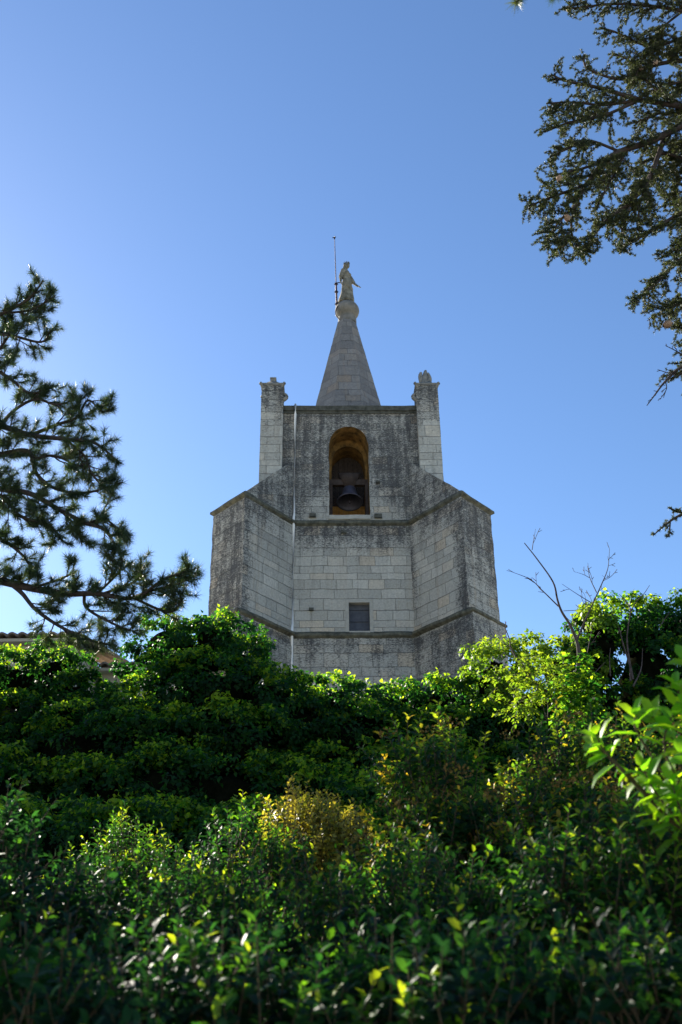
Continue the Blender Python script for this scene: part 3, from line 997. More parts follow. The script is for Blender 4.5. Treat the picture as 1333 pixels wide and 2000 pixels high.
# low rounded rubble wall in front of the tower foot
k = MB()
a, b = at(722, 1340, 27), at(925, 1335, 27)
xs_ = np.linspace(a[0], b[0] + 1.2, 26)
tz = np.array([at(722 + 8.2 * i, 1344 - 20 * math.sin(min(1, i / 12) * math.pi / 2) + random.uniform(-2, 2), 27)[2] for i in range(26)])
for i in range(25):
    k.patch((xs_[i], 26.8, TERR), (xs_[i + 1], 26.8, TERR), (xs_[i + 1], 26.85, tz[i + 1] - .08), (xs_[i], 26.85, tz[i] - .08), 0.5, 0.7)
    k.patch((xs_[i], 26.85, tz[i] - .08), (xs_[i + 1], 26.85, tz[i + 1] - .08), (xs_[i + 1], 27.05, tz[i + 1]), (xs_[i], 27.05, tz[i]), 0.5, 0.7)
    k.patch((xs_[i], 27.05, tz[i]), (xs_[i + 1], 27.05, tz[i + 1]), (xs_[i + 1], 27.35, TERR), (xs_[i], 27.35, TERR), 0.5, 0.7)
rub = k.build('stone_wall', M['rubble'])
tag(rub, 'low dark rubble wall with rounded top at the foot of the tower', 'wall')


# ------------------------------------------------------------------ ivy masses
K1, K2, K3, K4 = [np.array(v) for v in ((2.1, 3.0, 7.5), (6.1, -2.0, 1.2), (-5.0, 4.0, 12.0), (9.5, 3.0, -4.0))]


def ivy(name, label, lumps, dens=22.0, per=54, leaf=0.074, mat='ivy', group='ivy bushes on the terrace edge', young_lit=0.5, clump_r=0.20, cat='ivy bush', core=0.60):
    """lumps: (px, py, D, rx, ry, rz). Leaf clumps over the union of the lumps, leaves drooping and overlapping"""
    C = np.array([at(a, b, d) for a, b, d, *_ in lumps])
    Rr = np.array([l[3:6] for l in lumps], float)
    lo = C[:, 2] - Rr[:, 2]
    root = empty(name, (float(C[:, 0].mean()), float(C[:, 1].mean()), float(lo.min())), label, cat, group)
    P_, N_ = [], []
    for i in range(len(C)):
        rx_, ry_, rz_ = Rr[i]
        area = 4 * math.pi * ((rx_ * ry_) ** 1.6 / 3 + (rx_ * rz_) ** 1.6 / 3 + (ry_ * rz_) ** 1.6 / 3) ** (1 / 1.6)
        d = rnd_dirs(max(6, int(area * dens)))
        wob = 1 + 0.10 * np.sin(d @ rng.normal(size=3) * 5 + 1) + 0.06 * rng.normal(size=len(d))
        p = C[i] + d * Rr[i] * wob[:, None]
        n = unit(d / Rr[i])
        keep = np.ones(len(p), bool)
        for j in range(len(C)):
            if j != i:
                keep &= (((p - C[j]) / Rr[j]) ** 2).sum(1) > 0.86
        keep &= ~((n[:, 1] > 0.6) & (n[:, 2] < 0.3))
        # leafy shelves with dark hollows between them
        h = np.sin(p @ K1 + 1.0) * np.sin(p @ K2) + 0.7 * np.sin(p @ K3 + 2.0) * np.sin(p @ K4)
        p = p + n * (0.14 * np.clip(h, -1, .6))[:, None]
        keep &= (h > -0.45) | (n[:, 2] > 0.75)
        P_.append(p[keep])
        N_.append(n[keep])
    P_, N_ = np.concatenate(P_), np.concatenate(N_)
    nc = len(P_)
    size = rng.uniform(0.6, 1.25, nc)
    # leaves of every clump
    idx = np.repeat(np.arange(nc), per)
    d = rnd_dirs(len(idx)) + N_[idx] * 0.75 + np.array([0, 0, 0.25])
    d = unit(d)
    r = clump_r * size[idx] * rng.uniform(0.55, 1.05, len(idx))
    pos = P_[idx] + d * r[:, None] * np.array([1.15, 1.0, 0.8])
    out = unit(d + 0.3 * rnd_dirs(len(idx)))
    axis = unit(out * 0.45 + np.array([0, 0, -0.55]) + 0.55 * rnd_dirs(len(idx)))
    nrm = unit(out + np.array([0, 0, 0.6]) + 0.35 * rnd_dirs(len(idx)))
    ln = leaf * rng.uniform(0.6, 1.25, len(idx))
    ctint = rng.normal(0.28, 0.12, nc)
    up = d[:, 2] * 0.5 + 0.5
    tint = ctint[idx] + rng.normal(0, 0.12, len(idx)) + young_lit * np.clip(up * np.clip(N_[idx][:, 2], 0, 1) ** 1.4 * 1.8, 0, 1.3) * rng.uniform(0.2, 1.4, len(idx))  # new growth plus sunlit tops, both put into the leaf tint
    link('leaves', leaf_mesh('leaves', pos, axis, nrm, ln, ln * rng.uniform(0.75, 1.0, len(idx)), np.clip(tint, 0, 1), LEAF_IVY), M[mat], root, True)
    # solid dead core added inside each lump as an occluder
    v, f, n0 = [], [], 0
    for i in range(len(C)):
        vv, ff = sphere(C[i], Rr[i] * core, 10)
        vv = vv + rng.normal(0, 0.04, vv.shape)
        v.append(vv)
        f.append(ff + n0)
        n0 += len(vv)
    link('inner_core', mesh_np('inner_core', np.concatenate(v), [np.concatenate(f)]), M['near_black'], root, True)
    return root


ivy('ivy_bush', 'rounded ivy bush at the left edge below the tiled eave', [
    (110, 1332, 18, .56, .7, .58), (40, 1350, 18, .8, .8, .60), (-60, 1380, 18, .9, .8, .8), (145, 1385, 17.6, .42, .6, .6), (60, 1440, 17.4, 1.1, .8, .7), (-70, 1480, 17, 1.2, .9, .9)])
ivy('ivy_bush', 'tallest ivy mound, spilling in steps left of the tower foot', [
    (325, 1275, 17.6, .62, .6, .62), (425, 1270, 17.6, .70, .7, .62), (365, 1300, 17.6, .7, .7, .6), (475, 1320, 17.3, .52, .6, .6), (302, 1328, 17.5, .34, .5, .5), (400, 1370, 16.9, 1.15, .8, .75), (520, 1385, 16.9, .75, .7, .62),
    (265, 1410, 16.8, .80, .7, .55), (570, 1420, 16.8, .6, .6, .55), (300, 1480, 16.2, 1.2, .8, .7), (450, 1480, 16.2, 1.2, .8, .75), (150, 1490, 16.4, 1.0, .8, .75)])
ivy('ivy_hedge', 'long low ivy hedge below the foot of the tower with a sunlit level top', [
    (x, 1397 + 5 * math.sin(x), 17.3, .55, .55, .52) for x in range(590, 960, 55)] + [
    (x, 1470 + 8 * math.sin(2 * x), 16.7, .75, .6, .65) for x in range(600, 1150, 90)] + [(x, 1560 + 8 * math.sin(x), 16.2, .8, .7, .7) for x in range(560, 1150, 90)])
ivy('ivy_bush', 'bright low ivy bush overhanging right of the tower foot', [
    (968, 1318, 16.9, .44, .5, .44), (1020, 1318, 17.2, .55, .5, .52), (1090, 1320, 17.4, .55, .6, .52), (950, 1342, 16.8, .28, .4, .3), (1060, 1375, 17.0, .8, .6, .5)], young_lit=0.6, mat='lime', core=0.42)  # direct sun on this bush is put into its lighter leaf colour
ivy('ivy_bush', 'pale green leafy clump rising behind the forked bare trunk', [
    (1158, 1225, 16.7, .24, .3, .30), (1175, 1262, 16.6, .30, .3, .32), (1150, 1298, 16.6, .26, .3, .28)], young_lit=0.6, mat='lime', clump_r=.16)  # added clump: sunlit left side of the tall bush as paler leaves
ivy('ivy_bush', 'tall ivy bush at the right edge with bare stems standing before it', [
    (1185, 1240, 17.3, .48, .5, .48), (1250, 1250, 17.6, .62, .6, .62), (1330, 1245, 17.7, .7, .7, .65), (1165, 1300, 17.1, .50, .5, .55), (1420, 1250, 17.7, .9, .8, .7), (1270, 1330, 17.2, .9, .7, .8), (1380, 1360, 17, 1.2, .8, .9), (1220, 1420, 16.9, .9, .7, .7), (1330, 1470, 16.6, 1.2, .8, .8)])
ivy('ivy_bank', 'dark shaded bank of ivy sloping down in front of the retaining wall', [
    (x, 1590 + 25 * math.sin(x * .013), 15.4, 1.0, .8, .75) for x in range(-120, 720, 110)] + [(x, 1690 + 15 * math.sin(x * .02), 14.2, 1.1, .9, .7) for x in range(-120, 760, 120)] + [
    (x, 1650, 15, 1.1, .9, .8) for x in range(760, 1450, 120)], per=36)


# ------------------------------------------------------------------ conifers
rng = np.random.default_rng(6)
def perp(t):
    r = rng.normal(size=3)
    r -= t * (r @ t)
    return r / np.linalg.norm(r)


def grow(limbs, lat_gap, lat_len, sub_gap, sub_len, droop, flat, start=0.1, r_lat=0.011):
    """limbs: list of (polyline, r0, r1). returns twig tubes and list of (path of twig) that carry needles"""
    tb, tw = [], []
    for pts, r0, r1 in limbs:
        c = catmull(pts, 8)
        tb.append((c, r0, r1))
        seg = np.linalg.norm(np.diff(c, axis=0), axis=1)
        s = np.concatenate([[0], np.cumsum(seg)])
        L = s[-1]
        u = L * start
        sgn = 1
        while u < L:
            i = min(len(c) - 2, np.searchsorted(s, u) - 1 if u > 0 else 0)
            i = max(i, 0)
            t = unit(c[i + 1] - c[i])
            p = c[i] + (c[i + 1] - c[i]) * ((u - s[i]) / max(seg[i], 1e-6))
            sd = perp(t)
            sd = sd * np.array([1, 1, flat])
            sd = unit(sd)
            sgn = -sgn
            ln = lat_len * rng.uniform(0.45, 1.1) * (1 - 0.68 * u / L)
            d = unit(t * rng.uniform(0.5, 1.0) + sd * rng.uniform(0.5, 1.0))
            q = [p]
            dd = d.copy()
            for _ in range(4):
                dd = unit(dd + np.array([0, 0, droop]) * 0.25 + 0.10 * rng.normal(size=3))
                q.append(q[-1] + dd * ln / 4)
            q = np.array(q)
            tb.append((q, r_lat * (0.6 + ln), 0.004))
            tw.append(q)
            m = int(ln / sub_gap)
            for k_ in range(m):
                f = (k_ + 0.6) / (m + 0.2)
                j = min(3, int(f * 4))
                pp = q[j] + (q[j + 1] - q[j]) * (f * 4 - j)
                tt = unit(q[j + 1] - q[j])
                s2 = unit(perp(tt) * np.array([1, 1, flat]))
                l2 = sub_len * rng.uniform(0.5, 1.1) * (1 - 0.4 * f)
                d2 = unit(tt * 0.8 + s2 * 0.8)
                e2 = pp + d2 * l2 * 0.5 + np.array([0, 0, droop * 0.05 * l2])
                e3 = e2 + unit(d2 + np.array([0, 0, droop * 0.5])) * l2 * 0.5
                q2 = np.array([pp, e2, e3])
                tb.append((q2, 0.005, 0.003))
                tw.append(q2)
            u += lat_gap * rng.uniform(0.5, 1.5)
        tw.append(c[-3:])
    return tb, tw


def pine_needles(tw, n=112, length=0.125, span=0.13):
    P_, A_, T_ = [], [], []
    for q in tw:
        e = q[-1]
        t = unit(q[-1] - q[-2])
        m = int(n * rng.uniform(0.6, 1.2))
        back = rng.uniform(0, span, m)
        d = unit(t * rng.uniform(0.15, 1.2, m)[:, None] + 0.95 * rnd_dirs(m))
        P_.append(e - t * back[:, None])
        A_.append(d)
        T_.append(np.full(m, rng.uniform(0.0, 0.75)) + rng.normal(0, 0.12, m))
    P_, A_, T_ = np.concatenate(P_), np.concatenate(A_), np.concatenate(T_)
    ln = length * rng.uniform(0.7, 1.15, len(P_))
    return leaf_mesh('needles', P_, A_, rnd_dirs(len(P_)), ln, 0.0065, np.clip(T_, 0, 1), NEEDLE)


def cedar_needles(tw, gap=0.013, n=13, length=0.031):
    P_, A_, T_ = [], [], []
    for q in tw:
        c = catmull(q, 4)
        L = np.linalg.norm(np.diff(c, axis=0), axis=1).sum()
        k_ = max(2, int(L / gap))
        f = rng.uniform(0.05, 1, k_) * (len(c) - 1)
        i = np.minimum(f.astype(int), len(c) - 2)
        p = c[i] + (c[i + 1] - c[i]) * (f - i)[:, None]
        t = unit(c[i + 1] - c[i])
        o = unit(rnd_dirs(k_) + np.array([0, 0, 0.5]))
        p = p + o * 0.012
        pi = np.repeat(p, n, 0)
        oi = np.repeat(o, n, 0)
        P_.append(pi)
        A_.append(unit(oi * 0.6 + rnd_dirs(len(pi)) + 0.2 * np.repeat(t, n, 0)))
        T_.append(np.full(len(pi), rng.uniform(0.05, 0.8)) + rng.normal(0, 0.15, len(pi)))
    P_, A_, T_ = np.concatenate(P_), np.concatenate(A_), np.concatenate(T_)
    ln = length * rng.uniform(0.75, 1.2, len(P_))
    return leaf_mesh('needles', P_, A_, rnd_dirs(len(P_)), ln, 0.0072, np.clip(T_, 0, 1), NEEDLE)


def px_path(pts, D0, D1):
    n = len(pts)
    return np.array([at(x, y, D0 + (D1 - D0) * i / max(1, n - 1)) for i, (x, y) in enumerate(pts)])


def trunk_path(x, y, z0, z1, lean=0.4):
    return catmull([(x, y, z0 - .3), (x + .1, y, z0 + (z1 - z0) * .35), (x - .1, y + lean * .5, z0 + (z1 - z0) * .7), (x, y + lean, z1)], 8)


# --- pine, trunk beyond the left edge
PX, PY = -8.4, 12.8
pine = empty('pine_tree', (PX, PY, ground_z(PX, PY)), 'long needled pine reaching in from the left edge with open tufted boughs', 'pine tree')
tp = trunk_path(PX, PY, ground_z(PX, PY), 15.5)
tube_obj('trunk', [(tp, 0.34, 0.06)], M['bark'], pine, 12)
pl = []


def pj(pts, D0, D1, r0, r1=0.012, root=None):
    c = px_path(pts, D0, D1)
    if root is not None:          # tie the bough to the trunk
        zz = c[0][2] + root
        i = int(np.argmin(np.abs(tp[:, 2] - zz)))
        c = np.vstack([tp[i], c])
    pl.append((c, r0, r1))


pj([(-120, 670), (-40, 640), (0, 615), (55, 585), (85, 548)], 12.4, 11.8, .06, root=-.3)
pj([(-40, 650), (20, 655), (80, 668), (100, 645)], 12.3, 12, .03)
pj([(0, 612), (60, 605), (108, 578)], 12.2, 12, .02)
pj([(-60, 690), (-10, 690), (30, 640), (70, 620)], 12.6, 12.6, .03)
pj([(-150, 760), (-30, 720), (20, 740), (60, 768), (105, 752)], 12.8, 12.2, .05, root=-.2)
pj([(-150, 850), (-40, 828), (0, 832), (60, 850), (130, 858), (185, 865), (235, 905)], 12.5, 11.6, .075, root=-.3)
pj([(60, 850), (110, 830), (150, 815), (172, 782), (200, 805)], 12.2, 11.9, .03)
pj([(0, 832), (30, 800), (70, 780), (110, 790), (150, 780)], 12.4, 12.3, .03)
pj([(130, 860), (165, 890), (180, 925), (210, 960)], 12, 11.8, .02)
pj([(-150, 930), (-50, 895), (0, 888), (55, 882), (72, 925), (110, 955), (170, 962), (240, 942)], 12.8, 11.8, .06, root=-.2)
pj([(60, 900), (100, 890), (140, 905), (165, 935)], 12.3, 12.1, .025)
pj([(-150, 990), (-40, 945), (0, 955), (60, 965), (120, 998), (168, 1022), (205, 1035), (228, 1070), (240, 1098)], 12.2, 11.4, .06, root=-.3)
pj([(120, 998), (150, 1030), (160, 1060)], 11.8, 11.8, .02)
pj([(170, 1022), (205, 1015), (240, 1040)], 11.7, 11.6, .018)
pj([(-100, 930), (0, 968), (40, 1008), (95, 1025), (122, 1055)], 12.8, 12.3, .04)
pj([(-120, 1060), (-40, 1040), (10, 1058), (45, 1085), (65, 1115)], 12.6, 12.2, .045, root=-.2)
pj([(-180, 1110), (-60, 1125), (0, 1135), (65, 1150), (130, 1160), (190, 1160), (262, 1168), (320, 1132), (368, 1114)], 12.6, 11.2, .085, .01, root=-.4)
pj([(165, 1160), (170, 1188), (215, 1215), (255, 1232)], 11.9, 11.7, .025)
pj([(22, 1140), (45, 1160), (72, 1192), (122, 1226), (178, 1250), (226, 1262)], 12.2, 11.8, .035)
pj([(262, 1168), (310, 1190), (338, 1194), (356, 1172)], 11.6, 11.4, .02)
pj([(262, 1165), (310, 1150), (350, 1140), (374, 1126)], 11.6, 11.4, .018)
pj([(190, 1160), (230, 1120), (240, 1095)], 11.8, 11.6, .018)
pj([(200, 1160), (265, 1135), (278, 1105)], 11.8, 11.6, .018)
pj([(60, 1150), (120, 1130), (150, 1115)], 12, 11.9, .02)
tb, tw = grow(pl, 0.08, 0.58, 0.11, 0.28, 0.35, 0.75, 0.25, 0.012)
# the rest of the crown, outside the picture
rest = []
for k_ in range(38):
    z = rng.uniform(6.5, 14.5)
    i = int(np.argmin(np.abs(tp[:, 2] - z)))
    a = rng.uniform(0, 2 * math.pi)
    L = rng.uniform(1.6, 3.6) * (1.15 - 0.5 * (z - 6) / 11)
    d = np.array([math.cos(a), math.sin(a), 0.12])
    if d[0] > -0.1: continue
    rest.append((np.array([tp[i], tp[i] + d * L * .5, tp[i] + d * L + [0, 0, .25]]), 0.06, 0.012))
tb2, tw2 = grow(rest, 0.22, 0.8, 0.22, 0.3, 0.35, 0.7, 0.25)
tube_obj('branches', tb + tb2, M['bark'], pine, 5)
link('needles', pine_needles(tw + tw2), M['pine'], pine, True)

# --- cedar, trunk beyond the right edge
CX, CY = 7.6, 10.6
cedar = empty('cedar_tree', (CX, CY, ground_z(CX, CY)), 'dark cedar hanging in from the upper right edge with flat needle sprays and cones', 'cedar tree')
tp = trunk_path(CX, CY, ground_z(CX, CY), 19.0)
tube_obj('trunk', [(tp, 0.42, 0.08)], M['bark'], cedar, 12)
pl = []
pj([(1480, 240), (1390, 215), (1333, 208), (1250, 195), (1170, 172), (1105, 158), (1078, 146)], 10.4, 9.8, .075, .01, root=-.2)
pj([(1333, 208), (1270, 165), (1230, 120), (1200, 105)], 10.3, 10.2, .03)
pj([(1250, 195), (1180, 205), (1120, 200), (1068, 202)], 10.1, 9.9, .025)
pj([(1240, 200), (1180, 225), (1110, 240), (1064, 258)], 10.1, 9.8, .025)
pj([(1460, 210), (1380, 225), (1333, 245), (1272, 275), (1212, 296), (1180, 316), (1146, 360), (1126, 400), (1116, 450), (1138, 495)], 10.2, 9.5, .075, .008, root=-.2)
pj([(1210, 296), (1150, 275), (1110, 290), (1075, 306)], 9.9, 9.6, .022)
pj([(1180, 316), (1135, 330), (1100, 338), (1078, 345)], 9.8, 9.6, .02)
pj([(1146, 360), (1105, 375), (1070, 388), (1034, 402)], 9.7, 9.4, .022)
pj([(1126, 400), (1095, 430), (1066, 475)], 9.6, 9.4, .018)
pj([(1116, 450), (1095, 475), (1085, 498)], 9.5, 9.4, .014)
pj([(1300, 262), (1272, 340), (1236, 392), (1185, 430), (1160, 462), (1150, 490)], 10.2, 9.6, .04, .008)
pj([(1236, 392), (1215, 440), (1222, 468)], 9.9, 9.7, .015)
pj([(1272, 340), (1250, 400), (1248, 450)], 10, 9.9, .018)
pj([(1230, 285), (1200, 340), (1170, 395)], 10, 9.8, .02)
pj([(1480, 330), (1400, 300), (1340, 310), (1290, 300), (1240, 330)], 10.8, 10.4, .05, root=-.2)
pj([(1480, 420), (1390, 400), (1333, 415), (1290, 440), (1240, 470), (1208, 492)], 10.4, 9.8, .05, .008, root=-.2)
pj([(1480, 510), (1390, 490), (1333, 505), (1290, 545), (1260, 572), (1232, 590)], 10.4, 9.8, .045, .008, root=-.2)
pj([(1460, 560), (1390, 570), (1333, 590), (1300, 605), (1275, 618)], 10.3, 9.9, .03, .008)
pj([(1480, 390), (1400, 350), (1350, 370), (1310, 380)], 10.9, 10.7, .04)
pj([(1480, 470), (1400, 460), (1350, 470), (1300, 500)], 10.8, 10.5, .03)
pj([(1480, 60), (1390, 40), (1333, 22), (1270, 12), (1200, 8), (1130, 15), (1095, 18)], 10.2, 9.7, .05, .008, root=-.2)
pj([(1390, 40), (1340, 70), (1270, 90), (1200, 62), (1170, 55)], 10.3, 10, .03)
pj([(1333, 22), (1290, 60), (1250, 130), (1240, 160)], 10.2, 10.1, .02)
pj([(1480, 140), (1390, 130), (1330, 120), (1270, 130), (1215, 155), (1150, 135), (1140, 110)], 10.5, 10, .05, root=-.2)
pj([(1440, 560), (1390, 600), (1350, 640), (1320, 640)], 10.5, 10.4, .02)
pj([(1480, 180), (1400, 165), (1340, 160), (1290, 165), (1250, 150)], 10.7, 10.4, .03)
pj([(1480, 270), (1400, 255), (1340, 280), (1300, 320), (1285, 370)], 10.9, 10.6, .03)
pj([(1480, 100), (1400, 95), (1350, 100), (1310, 95)], 10.8, 10.6, .03)
pj([(1480, 350), (1420, 340), (1370, 380), (1340, 440), (1330, 470)], 10.6, 10.4, .025)
pj([(1480, 20), (1420, -5), (1360, -10), (1300, -20), (1250, -30), (1190, -20)], 10.5, 10.2, .03)
pj([(1480, 600), (1420, 610), (1370, 640), (1345, 680)], 10.5, 10.3, .02)
pj([(1480, 300), (1420, 290), (1370, 330), (1330, 350), (1300, 400)], 10.9, 10.7, .025)
pj([(1480, 230), (1400, 240), (1350, 260), (1320, 290)], 11, 10.9, .025)
pj([(1480, 440), (1420, 430), (1370, 430), (1320, 400)], 11, 10.8, .025)
pj([(1480, 540), (1420, 530), (1370, 540), (1330, 545)], 10.9, 10.8, .02)
pj([(1480, 130), (1420, 140), (1370, 150), (1300, 190)], 10.9, 10.7, .02)
pj([(1400, 230), (1340, 225), (1290, 222), (1240, 240)], 10.5, 10.3, .02)
pj([(1420, 690), (1360, 700), (1335, 725), (1322, 738)], 10.3, 10.2, .02)
live = list(pl)
pl = []
pj([(1480, 960), (1390, 985), (1345, 1000), (1318, 1012), (1292, 1032), (1276, 1046)], 10.2, 9.9, .03, .006, root=.0)
pj([(1345, 1000), (1325, 1000), (1308, 992)], 10.1, 10, .012)
pj([(1310, 1015), (1308, 1035), (1306, 1047)], 10, 10, .008)
sprig = list(pl)
pl = []
pj([(1480, 690), (1390, 700), (1333, 716), (1300, 745), (1282, 768), (1264, 792)], 10.3, 9.9, .035, .005, root=-.1)
pj([(1333, 716), (1310, 728), (1285, 722)], 10.1, 10, .01, .004)
pj([(1300, 745), (1302, 760), (1290, 780)], 10, 10, .008, .003)
pj([(1345, 700), (1320, 685), (1300, 675)], 10.1, 10, .01, .004)
dead_l = list(pl)
tb, tw = grow(live, 0.055, 0.54, 0.058, 0.24, -0.28, 0.55, 0.2, 0.008)
tbs, tws = grow(sprig, 0.045, 0.13, 0.05, 0.06, -0.15, 0.55, 0.35, 0.006)
tbd, twd = grow(dead_l, 0.07, 0.16, 0.06, 0.06, -0.1, 0.7, 0.3, 0.006)
rest = []
for k_ in range(36):
    z = rng.uniform(6.0, 18.5)
    i = int(np.argmin(np.abs(tp[:, 2] - z)))
    a = rng.uniform(0, 2 * math.pi)
    L = rng.uniform(2.0, 4.2) * (1.15 - 0.5 * (z - 6) / 13)
    d = np.array([math.cos(a), math.sin(a), -0.02])
    if d[0] < -0.2: L = min(L, 1.8)
    rest.append((np.array([tp[i], tp[i] + d * L * .5 + [0, 0, .2], tp[i] + d * L]), 0.07, 0.012))
tb2, tw2 = grow(rest, 0.25, 1.0, 0.16, 0.4, -0.15, 0.35, 0.2)
tube_obj('branches', tb + tbs + tbd + tb2, M['bark'], cedar, 5)
V1 = cedar_needles(tw + tws)
link('needles', V1, M['cedar'], cedar, True)
link('outer_boughs', cedar_needles(tw2, 0.05, 12, 0.06), M['cedar'], cedar, True)


def cone(px, py, D, s=1.0, tilt=0.4):
    n, m_ = 14, 16
    V = []
    for i in range(n + 1):
        t = i / n
        r = 0.038 * s * math.sin(math.pi * min(1, 0.08 + t * 0.92)) ** 0.7 * (1 + 0.10 * (i % 2))
        for j in range(m_):
            a = 2 * math.pi * (j + 0.5 * (i % 2)) / m_
            V.append((r * math.cos(a), r * math.sin(a), (t - 0.5) * 0.115 * s))
    V = np.array(V) @ np.array(Matrix.Rotation(tilt, 3, 'Y')).T + at(px, py, D)
    q = [(i * m_ + j, i * m_ + (j + 1) % m_, (i + 1) * m_ + (j + 1) % m_, (i + 1) * m_ + j) for i in range(n) for j in range(m_)]
    link('cone', mesh_np('cone', V, [np.array(q)], smooth=True), M['cone'], cedar, True)


for a in ((1112, 17, 9.8, 1, .3), (1093, 348, 9.6, 1, .2), (1108, 425, 9.5, 1.0, -.2), (1305, 633, 10, 1.2, 1.1), (1281, 121, 10, .9, .1), (1100, 478, 9.5, .8, .3), (1310, 612, 10.1, .9, .8), (1253, 133, 10.1, .8, .1)):
    cone(*a)

# --- out of focus pine twig hanging into the top of the frame, close to the camera
nb = empty('pine_branch', at(1080, -260, 3.2), 'small blurred pine twig hanging close to the lens at the top edge', 'branch')
pl = []
pj([(1600, -500), (1350, -330), (1120, -180), (1045, -60), (1008, 6)], 3.4, 3.0, .02, .004)
pj([(1120, -180), (1098, -60), (1082, -6)], 3.2, 3.1, .008, .003)
tube_obj('twig', [(catmull(c, 6), a, b) for c, a, b in pl], M['bark'], nb)
link('needles', pine_needles([catmull(c, 6) for c, a, b in pl], 110, 0.06, 0.10), M['pine'], nb, True)

rng = np.random.default_rng(23)
# ------------------------------------------------------------------ half bare tree on the right, ivy round its trunk
zq = lambda pts: [(880 + x * .34, 960 + y * .34) for x, y in pts]
bt0 = at(1090, 1530, 13)
bare = empty('bare_tree', (bt0[0], bt0[1], ground_z(bt0[0], 13)), 'slender half bare tree with dry forked branches against the sky right of the tower', 'tree')
foot = np.array([bt0[0] - .1, 13, ground_z(bt0[0], 13) - .2])
D = 13


def zp(pts, d0=13, d1=13): return px_path(zq(pts), d0, d1)


BT = 0.52
limbs = [(np.vstack([foot, zp([(620, 1640), (640, 1500), (655, 1390), (700, 1200), (735, 1000), (735, 900), (725, 855)])]), .065, .045),
         (zp([(725, 855), (690, 770), (640, 690), (615, 620), (590, 520), (500, 390), (425, 295)], 13, 12.7), .042, .012)]
tube_obj('trunk', [(catmull(c, 6), a * BT, b * BT) for c, a, b in limbs], M['twig'], bare, 8)
limbs = [
    (zp([(655, 1390), (590, 1190), (480, 1090), (410, 1000), (350, 900), (340, 850), (305, 760)], 12.95, 12.4), .045, .010),
    (zp([(470, 335), (478, 280), (490, 215)]), .012, .004), (zp([(622, 660), (530, 570), (460, 505), (350, 460)]), .02, .006), (zp([(520, 555), (470, 510), (440, 490)]), .01, .004),
    (zp([(725, 855), (770, 750), (820, 640), (870, 530), (905, 440), (915, 330)], 13, 13.3), .03, .006), (zp([(840, 580), (800, 490), (790, 410)], 13.1, 13.2), .015, .005),
    (zp([(800, 495), (760, 475), (710, 460)]), .009, .004), (zp([(812, 640), (730, 590), (640, 530)]), .014, .005), (zp([(650, 686), (720, 682), (770, 672), (776, 630), (770, 590), (740, 560)]), .010, .004),
    (zp([(738, 795), (700, 755), (660, 715)]), .009, .004), (zp([(785, 940), (800, 860), (820, 760)]), .012, .004), (zp([(815, 635), (800, 600), (780, 565)]), .008, .003), (zp([(910, 400), (903, 370)]), .007, .003),
    (zp([(660, 1340), (600, 1310), (540, 1290), (450, 1230)], 12.9, 12.7), .02, .006), (zp([(560, 1295), (560, 1230), (545, 1180)], 12.8, 12.7), .012, .005), (zp([(670, 1330), (640, 1260), (600, 1200)], 12.9, 12.7), .015, .005),
    (zp([(350, 900), (300, 860), (290, 850)]), .01, .004), (zp([(380, 960), (330, 930), (140, 880)], 12.6, 12.5), .008, .003), (zp([(410, 1000), (370, 960), (340, 900)], 12.6, 12.6), .012, .004), (zp([(875, 520), (890, 500), (872, 480)]), .007, .003)]
fine_tw, _ = grow([(c, a * BT, b * BT) for c, a, b in limbs], 0.22, 0.30, 0.09, 0.10, 0.25, 1.0, 0.3, 0.004)
tube_obj('branches', fine_tw, M['twig'], bare, 5)


def sprays(centres, n_per, spread, leaf, mat, name, parent, tint=(0.3, 1.0), down=-0.1, width=0.55, young_lit=0.0):
    """leafy sprays: short twigs around the given points, leaves in two rows"""
    P_, A_, Nn, L_, T_, tb = [], [], [], [], [], []
    for c, r in centres:
        for _ in range(n_per):
            o = c + rnd_dirs(1)[0] * r * rng.uniform(0.2, 1) ** 0.5 * np.array([1, 1, .8])
            d = unit(rnd_dirs(1)[0] * np.array([1, 1, .5]) + unit(o - c) * .6 + np.array([0, 0, .15]))
            L = spread * rng.uniform(0.6, 1.2)
            q = np.array([o, o + d * L * .5, o + d * L + [0, 0, down * L]])
            tb.append((q, .004, .002))
            m = int(L / (leaf * 0.42)) + 2
            for k_ in range(m):
                f = (k_ + 1) / m
                p = q[0] + (q[2] - q[0]) * f
                s_ = unit(np.cross(d, [0, 0, 1])) * (1 if k_ % 2 else -1)
                P_.append(p)
                A_.append(unit(s_ * .8 + d * .6 + np.array([0, 0, -.25]) + .3 * rng.normal(size=3)))
                Nn.append(unit(np.array([0, 0, 1.0]) + .5 * rng.normal(size=3)))
                L_.append(leaf * rng.uniform(.6, 1.2))
                T_.append(rng.uniform(*tint))
    L_ = np.array(L_)
    o = link(name, leaf_mesh(name, np.array(P_), np.array(A_), np.array(Nn), L_, L_ * width, np.array(T_), LEAF_IVY), M[mat], parent, True)
    if mat == 'lime': tube_obj('twigs', tb, M['stem'], o, 3)
    return o


